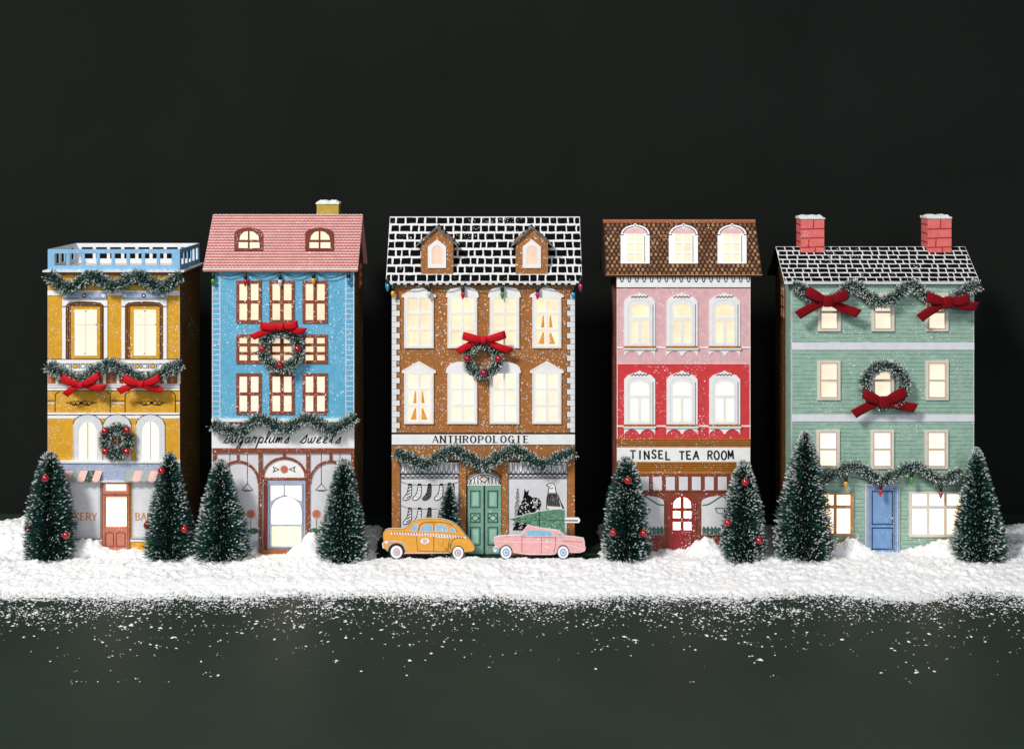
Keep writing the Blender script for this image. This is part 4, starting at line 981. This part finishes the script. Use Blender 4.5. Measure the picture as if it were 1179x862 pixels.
bow((163, 442), (142, 434.5), (185, 434), (135, 450), (188, 450), 8.4, 'satin_red', 15, label='red satin bow on the right swag of the bakery garland', group=BG, kw=3.8, kh=4.2)
bow((953, 346.5), (929, 334), (976, 337.5), (916, 363), (990, 362), 11.5, 'velvet_red', 15.5, label='dark red velvet bow at the left end of the green house garland', group=BG, kw=5.8, kh=6.6)
bow((1091, 347.5), (1067, 341), (1116, 343), (1057, 367), (1127, 354), 11.5, 'velvet_red', 15.5, label='dark red velvet bow at the right end of the green house garland', group=BG, kw=5.8, kh=6.6)

def wreath(cu, cv, R0, rad, label, seed, berries=(), bowargs=None, frost=.55, h=None):
    h = h or rad+.3; k = (D-h)/D; cx, cz = (cu-CX)*k, CH-(cv-HY)*k
    w_ = empty('wreath', (cx, 0, cz), label, 'wreath', 'frosted wreaths hung on the house fronts')
    path = [(cx+R0*math.cos(a), -h, cz+R0*math.sin(a)) for a in np.linspace(0, 2*math.pi, 49)]
    path_needles('foliage', w_, path, rad*1.16, 34, seed, frost)
    for u, v in berries:
        y = -h-rad*.75; k2 = (D+y)/D; x, z = (u-CX)*k2, CH-(v-HY)*k2; r = 4.3
        MB().lathe((x, y, z), [(r*math.sin(a), -r*math.cos(a)) for a in np.linspace(0, math.pi, 11)], 'bauble_red', 16).build('berry', w_, smooth=True)
    if bowargs: bow(*bowargs[:5], bowargs[5], bowargs[6], h+rad*.8, root=w_, kw=bowargs[7], kh=bowargs[8])
    return w_
wreath(134.3, 507.5, 13.6, 7.2, 'small round wreath with four red berries on the yellow bakery', 41, ((121, 496), (146.3, 495), (121.3, 519.5), (146, 519.5)), frost=.4)
wreath(324, 402.5, 20.5, 6.9, 'wreath with red satin bow on the sky blue house', 42, ((302, 401.7), (342.7, 401.7), (322.3, 420)), ((324, 376), (300, 374.5), (343, 372.5), (288, 388.5), (353, 382), 8.2, 'satin_red', 3.6, 4.2))
wreath(555.8, 412.5, 17.2, 6.8, 'wreath with red satin bow on the gingerbread brown house', 43, ((537.8, 413), (574, 413), (557, 429)), ((557, 391), (533, 386), (582, 384.5), (525, 404.5), (590, 405), 8.8, 'satin_red', 3.6, 4.2))
wreath(1018.8, 443, 22.2, 7.4, 'largest wreath, with a dark red velvet bow, on the green house', 44, (), ((1017.8, 462), (994, 452.5), (1043, 450), (980.5, 476.5), (1056, 470.5), 11.5, 'velvet_red', 6, 6.6), frost=.6)

# ------------------------------------------------------------------ light strings
def light_string(cord, bulbs, h, label, name='string_lights'):
    mpp = lambda u, v: ((u-CX)*(D-h)/D, -h, CH-(v-HY)*(D-h)/D)
    pc = [mpp(u, v) for u, v in smooth_path(cord, 6)]; c = pc[len(pc)//2]
    s_ = empty(name, c, label, 'string lights', 'strings of coloured bulbs on the houses')
    MB().tube(pc, .55, 'cord_green', 6).build('cord', s_, smooth=True)
    for u, v, col in bulbs:
        x, y, z = mpp(u, v)
        b = MB().lathe((x, y, z), [(0, -6.0), (.6, -5.2), (1.5, -3.4), (2.4, -.8), (2.6, .8), (2.1, 2.4), (1.4, 3.4), (0, 3.5)], 'bulb_'+col, 14).build('bulb', s_, smooth=True)
        tag(b, ('clear' if col == 'clear' else col)+' glass bulb')
        MB().lathe((x, y, z+3.2), [(0, 0), (2.0, 0), (2.1, 4.6), (1.3, 5.6), (.5, 8.5), (0, 8.6)], 'socket_black', 12).build('socket', b, smooth=True)
light_string([(245, 313), (263, 318), (282.5, 313.5), (302, 319.5), (322.6, 313), (341, 319), (361, 313), (380, 320), (401, 313)], [(245.5, 324, 'green'), (282.5, 324.5, 'red'), (322.6, 325, 'clear'), (361, 323.5, 'gold'), (401.5, 323, 'blue')], 4, 'string of coloured bulbs under the pink roof of the blue shop')
light_string([(446, 327), (452.5, 328), (474, 332), (494, 329), (514, 332.5), (533, 329), (556, 332.5), (578.5, 329), (600, 332), (619, 329), (640, 332), (660, 328.5), (668, 326)], [(452.5, 338, 'gold'), (494, 338.5, 'clear'), (533, 339, 'red'), (578.5, 339, 'green'), (619, 339.5, 'magenta'), (660, 339.5, 'blue'), (446.2, 330, 'blue'), (668.4, 330, 'magenta')], 6, 'string of coloured bulbs under the black brick roof of the gingerbread shop')
light_string([(950, 553), (974, 548), (995, 552), (1014, 556), (1032, 549), (1049.6, 543), (1066, 551), (1083, 558.5), (1100, 558), (1110, 563)], [(974, 557, 'gold'), (1014, 566, 'red'), (1049.6, 552, 'green'), (1083, 568.5, 'magenta')], 12, 'string of coloured bulbs along the garland above the blue door')

# ------------------------------------------------------------------ flat cut-out cars
CY = -34.0; MC = front(CY)
def circ_pts(c, r, a0, a1, n=10): return [(c[0]+r*math.cos(a), c[1]+r*math.sin(a)) for a in np.linspace(a0, a1, n)]
def wheel(par, c, r, rw, rh, hub, mp, rx=1.0):
    m = MB(mp); m.disc(c[0], c[1], r*rx, 'tyre', .9, ry=r, n=28, h0=-4.2); m.disc(c[0], c[1], rw*rx, 'whitewall', 1.1, ry=rw, n=28, h0=.9); wo = m.build('wheel', par)
    m = MB(mp); m.disc(c[0], c[1], rh*rx, hub, 1.5, ry=rh, n=22, h0=1.1); m.disc(c[0], c[1], rh*.62*rx, 'whitewall', 1.62, ry=rh*.62, n=16); m.disc(c[0], c[1], rh*.42*rx, hub, 1.75, ry=rh*.42, n=14); m.build('hubcap', wo)
def taxi():
    q = lambda a, b: (440+a/9.825, 590+b/9.825)
    org = MC(493, 0); org = (org[0], CY, 0)
    t = empty('toy_taxi', org, 'flat yellow cut-out taxi with red and white striped band in front of the gingerbread shop', 'toy car', 'cut-out toy cars in the snow')
    o = [q(*p) for p in ((12, 400), (5, 340), (15, 318), (8, 270), (10, 230), (30, 200), (60, 186), (110, 181), (180, 182), (250, 178), (285, 155), (315, 125), (345, 98), (385, 80), (430, 71), (500, 66), (580, 64), (640, 67), (690, 74), (750, 90), (800, 110), (845, 140), (880, 172), (915, 215), (950, 260), (990, 305), (1030, 350), (1045, 385), (1043, 415), (1020, 440), (930, 446))]
    o += [q(*p) for p in circ_pts((858, 448), 72, 0, -math.pi, 8)]+[q(*p) for p in ((770, 458), (500, 462), (262, 460))]+[q(*p) for p in circ_pts((163, 440), 96, 0, -math.pi, 9)]+[q(40, 415)]
    m = MB(MC); m.poly(o, 'taxi_yellow', 0, -3.6, side='whitewall')
    m.line(o, .55, 'paper_brown', .1, closed=True)
    top = [q(95, 222), q(300, 228), q(500, 232), q(700, 245), q(945, 272)]; bot = [q(945, 290), q(700, 282), q(500, 262), q(300, 250), q(95, 243)]
    m.poly(top+bot, 'whitewall', .2)
    for i in range(26):
        u = 110+i*31.5; d = lambda x: 220+max(0, (x-300))*.075
        m.poly([q(u, d(u)+1), q(u+13, d(u)+1), q(u+27, d(u)+26), q(u+14, d(u)+26)], 'stripe_red', .32)
    for p in (((385, 262), (392, 330), (402, 428)), ((402, 430), (580, 436), (742, 440)), ((584, 108), (584, 200)), ((584, 265), (583, 436)), ((760, 285), (752, 360), (742, 440)), ((410, 205), (430, 140), (470, 112), (580, 105), (720, 112), (800, 150), (850, 215))):
        m.line(smooth_path([q(*a) for a in p], 4), .55, 'paper_brown', .3)
    m.line(smooth_path([q(770, 400), q(780, 340), q(815, 295), q(870, 280), q(930, 290)], 5), .6, 'paper_brown', .3)
    m.line([q(*p) for p in circ_pts((163, 440), 112, -.1, -math.pi+.1, 14)], 1.1, 'glass_blue', .3)
    m.line([q(30, 320), q(120, 320), q(230, 330)], .7, 'car_light', .3); m.line([q(250, 455), q(770, 452)], .8, 'car_light', .3); m.disc(*q(50, 330), 1.4, 'whitewall', .4)
    m.line([q(12, 400), q(6, 345), q(28, 335), q(70, 350)], 1.2, 'car_light', .35)
    b = m.build('body', t)
    for pts in ([(318, 205), (330, 160), (370, 125), (408, 120), (392, 205)], [(428, 210), (440, 160), (480, 135), (545, 132), (572, 145), (574, 208)], [(602, 208), (602, 145), (640, 132), (700, 138), (735, 165), (745, 212)], [(765, 215), (768, 165), (800, 165), (830, 195), (835, 222)]):
        w_ = MB(MC); pp = [q(*p) for p in pts]; w_.poly(pp, 'glass_blue', .3); w_.line(pp, .5, 'car_light', .42, closed=True); w_.build('window', b)
    e = MB(MC); c = q(485, 318); e.disc(c[0], c[1], 5.0, 'whitewall', .5, ry=4.0)
    for k in range(7): a = k*.9; e.disc(c[0]+1.7*math.cos(a), c[1]-.1+1.1*math.sin(a), .62, 'stripe_red', .65+.01*k, n=8)
    e.line([(c[0]-3.6, c[1]+2.3), (c[0], c[1]+3.1), (c[0]+3.6, c[1]+2.3)], .4, 'stripe_red', .62); e.line([(c[0]-3.6, c[1]-2.3), (c[0], c[1]-3.1), (c[0]+3.6, c[1]-2.3)], .4, 'stripe_red', .62)
    e.build('emblem', b)
    wheel(t, q(163, 440), 8.9, 7.3, 4.3, 'hub_grey', MC, .93); wheel(t, q(858, 450), 8.0, 7.2, 4.1, 'hub_grey', MC, .86)
taxi()
def pink_car():
    q = lambda a, b: (560+a/9.825, 580+b/9.825)
    org = (MC(620, 0)[0], CY, 0)
    t = empty('toy_car', org, 'flat pink cut-out car carrying a green tree on its roof', 'toy car', 'cut-out toy cars in the snow')
    o = [q(*p) for p in ((85, 410), (85, 385), (120, 366), (250, 353), (385, 352), (410, 320), (440, 280), (475, 240), (510, 250), (560, 262), (650, 278), (740, 290), (800, 296), (835, 308), (865, 335), (890, 362), (1000, 372), (1100, 388), (1108, 420), (1112, 470), (1121, 495), (1110, 530), (1060, 548), (960, 548))]
    o += [q(*p) for p in circ_pts((868, 540), 72, .1, -math.pi, 8)]+[q(*p) for p in ((780, 564), (740, 572), (480, 572), (330, 552), (306, 545))]+[q(*p) for p in circ_pts((222, 540), 80, 0, -math.pi*.82, 9)]+[q(130, 490), q(100, 470)]
    m = MB(MC); m.poly(o, 'car_pink', 0, -3.6, side='whitewall'); m.line(o, .5, 'car_light', .1, closed=True)
    m.line(smooth_path([q(110, 420), q(330, 428), q(620, 428), (q(820, 440)), q(960, 470), q(1105, 518)], 5), .9, 'car_light', .3)
    m.line([q(860, 415), q(1085, 428)], .45, 'stripe_red', .3); m.line([q(850, 400), q(1090, 410)], .4, 'car_light', .3)
    for p in (((400, 372), (402, 540)), ((620, 375), (622, 566)), ((782, 380), (780, 470), (762, 545)), ((385, 366), (800, 378))): m.line([q(*a) for a in p], .5, 'stripe_red', .3)
    m.line([q(330, 548), q(480, 566), q(740, 566)], .9, 'car_light', .3)
    m.disc(*q(683, 420), 1.0, 'whitewall', .4); m.disc(*q(590, 395), .9, 'whitewall', .4)
    b = m.build('body', t)
    for pts in ([(458, 365), (458, 305), (500, 290), (600, 290), (700, 298), (745, 325), (766, 368)], [(400, 355), (420, 330), (448, 296), (448, 362)], [(800, 365), (812, 335), (835, 325), (872, 362)]):
        w_ = MB(MC); pp = [q(*p) for p in pts]; w_.poly(pp, 'glass_blue', .3); w_.line(pp, .6, 'car_light', .42, closed=True); w_.build('window', b)
    bu = MB(MC); bu.poly([q(*p) for p in ((92, 490), (115, 488), (145, 505), (140, 535), (110, 552), (78, 545), (68, 525), (75, 505))], 'hub_blue', .7, -3.6, side='whitewall'); bu.disc(*q(100, 522), 1.7, 'whitewall', .85); bu.build('bumper', t)
    wheel(t, q(222, 542), 8.3, 7.2, 4.6, 'hub_blue', MC, .88); wheel(t, q(868, 542), 8.0, 7.0, 4.4, 'hub_blue', MC, .88)
    # tree lying on the roof, a cut-out of its own just behind the car
    M2 = front(CY+3.9); org2 = M2(640, 600); org2 = tuple(org2)
    m = MB(M2)
    oo = [(262, 172), (330, 150), (420, 128), (520, 104), (640, 78), (760, 58), (880, 64), (886, 90), (884, 180), (886, 260), (890, 335), (800, 310), (700, 285), (600, 262), (500, 232), (400, 205), (320, 190)]
    rj = random.Random(2); out = []
    for a, b_ in zip(oo, oo[1:]+oo[:1]):
        for k in range(4): tt = k/4; out.append(q(a[0]+(b_[0]-a[0])*tt+rj.uniform(-4, 4), a[1]+(b_[1]-a[1])*tt+rj.uniform(-4, 4)))
    m.poly(out, 'cutout_green', 0, -2.6, side='whitewall')
    for k in range(150):
        u = rj.uniform(300, 870); hw = (u-262)*.17+4; v = 172+(u-262)*.018+rj.uniform(-1, 1)*hw; sg = 1 if v > 175+(u-262)*.018 else -1
        m.line([q(u, v), q(u-rj.uniform(14, 34), v-sg*rj.uniform(6, 14))], rj.uniform(.3, .6), 'cutout_dark' if k % 3 else 'teal_pale', .12)
    m.line([q(290, 173), q(885, 182)], .5, 'cutout_dark', .3)
    tr = m.build('cutout_tree', org=org2); tag(tr, 'flat green cut-out tree lying on the roof of the pink car', 'toy tree')
    m = MB(M2); m.poly([q(*p) for p in ((888, 158), (1040, 156), (1058, 170), (1060, 190), (1045, 213), (888, 210))], 'whitewall', .2, -2.6); m.line([q(890, 185), q(1035, 186)], 1.5, 'ink_soft', .4); m.build('trunk', tr)
    m = MB(M2); m.line([q(597, 88), q(597, 292)], .75, 'ink', .5); m.line([q(262, 178), q(225, 360)], .4, 'orange_letter', 4.4); m.build('string', tr)
pink_car()

# ------------------------------------------------------------------ snow
def gauss(x, y, cx, cy, sx, sy, h): return h*max(0, 1-(((x-cx)/sx)**2+((y-cy)/sy)**2)*.62)**.7
MOUND = [(99, -14, 17, 11, 10), (110, -16, 22, 11, 5), (150, -24, 30, 9, 4), (350, -18, 14, 11, 9), (362, -14, 10, 10, 15), (806, -15, 17, 11, 9), (814, -17, 18, 11, 5), (970, -15, 24, 11, 11), (985, -17, 16, 11, 4), (1066, -15, 22, 11, 7), (1090, -17, 20, 11, 10), (35, 20, 40, 40, 11), (5, 60, 50, 60, 14), (1165, 40, 30, 60, 8)]
def snow_h(u, y):
    x = u-CX
    n1 = mnoise.noise((x*.011+3, y*.02, 1.0)); n2 = mnoise.noise((x*.035, y*.05, 5.0)); n3 = mnoise.noise((x*.16, y*.16, 9.0)); n4 = mnoise.noise((x*.42, y*.42, 2.0))
    fe = -149+22*n1+13*n2+11*n3+7*n4                                          # front edge
    f = min(1, max(0, (y-fe)/42)); f = f*f*(3-2*f)
    n5 = mnoise.noise((x*.09, y*.11, 14.0))
    h = f*(6.8+2.8*n1+3.2*n2+3.2*abs(n5)-1.2)+2.4*n3*f+1.6*n4*f
    back = 128+10*n2+6*n3
    if y > 6:                                                            # thin behind and between the houses
        h *= .6
        if y > back-25: h -= (y-back+25)*.5
    if y < -20: h += 2.0*math.exp(-((y+52)/22)**2)*f
    if 425 < u < 700 and y > -30:                                        # bare table under and behind the cars
        e = min(1, min(u-425, 700-u)/14); h -= 9*e*min(1, (y+30)/4)
    if 425 < u < 700 and y < -24: h -= max(0, h-4.6)*.75*math.exp(-((y+36)/9)**2)
    if 296 < u < 342 and -20 < y < 0: h *= .35
    if 985 < u < 1040 and -18 < y < 0: h *= .5
    if f <= .02: h -= 1.2
    if f < .6: h -= 2.2*max(0, n4*.9+n3*.8+(.6-f)*.9-.12)
    for (mu, my, sx, sy, mh) in MOUND:
        if abs(u-mu) < 3*sx and abs(y-my) < 3*sy: h += gauss(u, y, mu, my, sx, sy, mh*(1+.12*n2+.14*n3))
    return h
def snow_mat():
    m = bpy.data.materials.new('snow'); m.use_nodes = True; nt = m.node_tree; L = nt.links.new; b = nt.nodes["Principled BSDF"]
    b.inputs["Base Color"].default_value = (.91, .91, .92, 1); b.inputs["Roughness"].default_value = .8; b.inputs["Specular IOR Level"].default_value = .25
    tc = nd(nt, 'ShaderNodeTexCoord'); n = nd(nt, 'ShaderNodeTexNoise'); n.inputs["Scale"].default_value = 420; n.inputs["Detail"].default_value = 8; n.inputs["Roughness"].default_value = .7
    L(tc.outputs["Object"], n.inputs["Vector"]); bp = nd(nt, 'ShaderNodeBump'); bp.inputs["Strength"].default_value = .6; bp.inputs["Distance"].default_value = .0022
    b.inputs['Subsurface Weight'].default_value = .35; b.inputs['Subsurface Radius'].default_value = (1, .9, .85); b.inputs['Subsurface Scale'].default_value = .003
    L(n.outputs["Fac"], bp.inputs["Height"]); L(bp.outputs[0], b.inputs["Normal"]); MATS['snow'] = m
snow_mat()
def snow():
    m = MB(); k = m.mi('snow'); nx, ny = 760, 190; us = np.linspace(-75, 1255, nx); ys = np.linspace(-190, 150, ny)
    H = np.array([[snow_h(u, y) for y in ys] for u in us])
    idx = {}
    keep = H > -.4
    def vid(i, j):
        if (i, j) not in idx:
            idx[i, j] = len(m.V); m.V.append((us[i]-CX, ys[j], max(H[i, j], -.5)))
        return idx[i, j]
    for i in range(nx-1):
        for j in range(ny-1):
            if keep[i, j] or keep[i+1, j] or keep[i, j+1] or keep[i+1, j+1]:
                m.F.append((vid(i, j), vid(i+1, j), vid(i+1, j+1), vid(i, j+1))); m.M.append(k)
    o = m.build('snow', org=(0, 0, 0), smooth=True); tag(o, 'bank of loose white artificial snow along the house fronts', 'snow', kind='stuff')
    # loose flakes
    m = MB(); k = m.mi('snow'); g = random.Random(77); cnt = 0
    def flake(x, y, z, r):
        b = len(m.V); a = g.uniform(0, 6.28); ca, sa = math.cos(a), math.sin(a); st = g.uniform(1.0, 2.1)
        for p in ((1, 0, 0), (-1, 0, 0), (0, 1, 0), (0, -1, 0), (0, 0, 1), (0, 0, -1)):
            px, py, pz = p[0]*r*st*g.uniform(.7, 1.1), p[1]*r*g.uniform(.7, 1.1), p[2]*r*.7*g.uniform(.6, 1.1)
            m.V.append((x+px*ca-py*sa, y+px*sa+py*ca, z+pz))
        for f in ((0, 2, 4), (2, 1, 4), (1, 3, 4), (3, 0, 4), (2, 0, 5), (1, 2, 5), (3, 1, 5), (0, 3, 5)): m.F.append(tuple(b+i for i in f)); m.M.append(k)
    n = 0
    while n < 15000:                                                       # grains lying on the bank
        u = g.uniform(-60, 1240); y = g.uniform(-172, 0) if g.random() < .93 else g.uniform(0, 130); h = snow_h(u, y)
        if h > .3: flake(u-CX, y, h+g.uniform(-.2, .3), g.uniform(.5, 1.25)); n += 1
    n = 0
    while n < 17500:                                                       # dense scatter along the front edge
        u = g.uniform(-60, 1240); x = u-CX; d = g.expovariate(1/23.0)-17
        if d > 110: continue
        if d > 4 and g.random() > .55+1.1*mnoise.noise((x*.02, d*.03, 4))+.5*mnoise.noise((x*.08, d*.1, 7)): continue
        y = -150+18*mnoise.noise((x*.011+3, -2.7, 1.0))-d
        r = min(1.7, .62*math.exp(g.gauss(0, .42))); h = max(snow_h(u, y), 0)
        flake(x, y, h+r*.4, r); n += 1
    n = 0
    while n < 1500:                                                         # sparse flakes further out, in drifts and pairs
        u = g.uniform(-60, 1240); x = u-CX; d = min(abs(g.expovariate(1/52.0)), 200)
        cl = mnoise.noise((x*.012, d*.012, 8.0))+.8*mnoise.noise((x*.04, d*.05, 3.0))
        if g.random() > .38+1.3*cl: continue
        y = -158-d; r = min(2.0, .7*math.exp(g.gauss(0, .5))); flake(x, y, r*.45, r); n += 1
        while g.random() < .42: flake(x+g.gauss(0, 3.5), y+g.gauss(0, 3), r*.3, r*g.uniform(.35, .8))
    o = m.build('snow_flakes', org=(0, 0, 0)); tag(o, 'loose white snow flakes scattered over the dark green table', 'snow', kind='stuff')
snow()
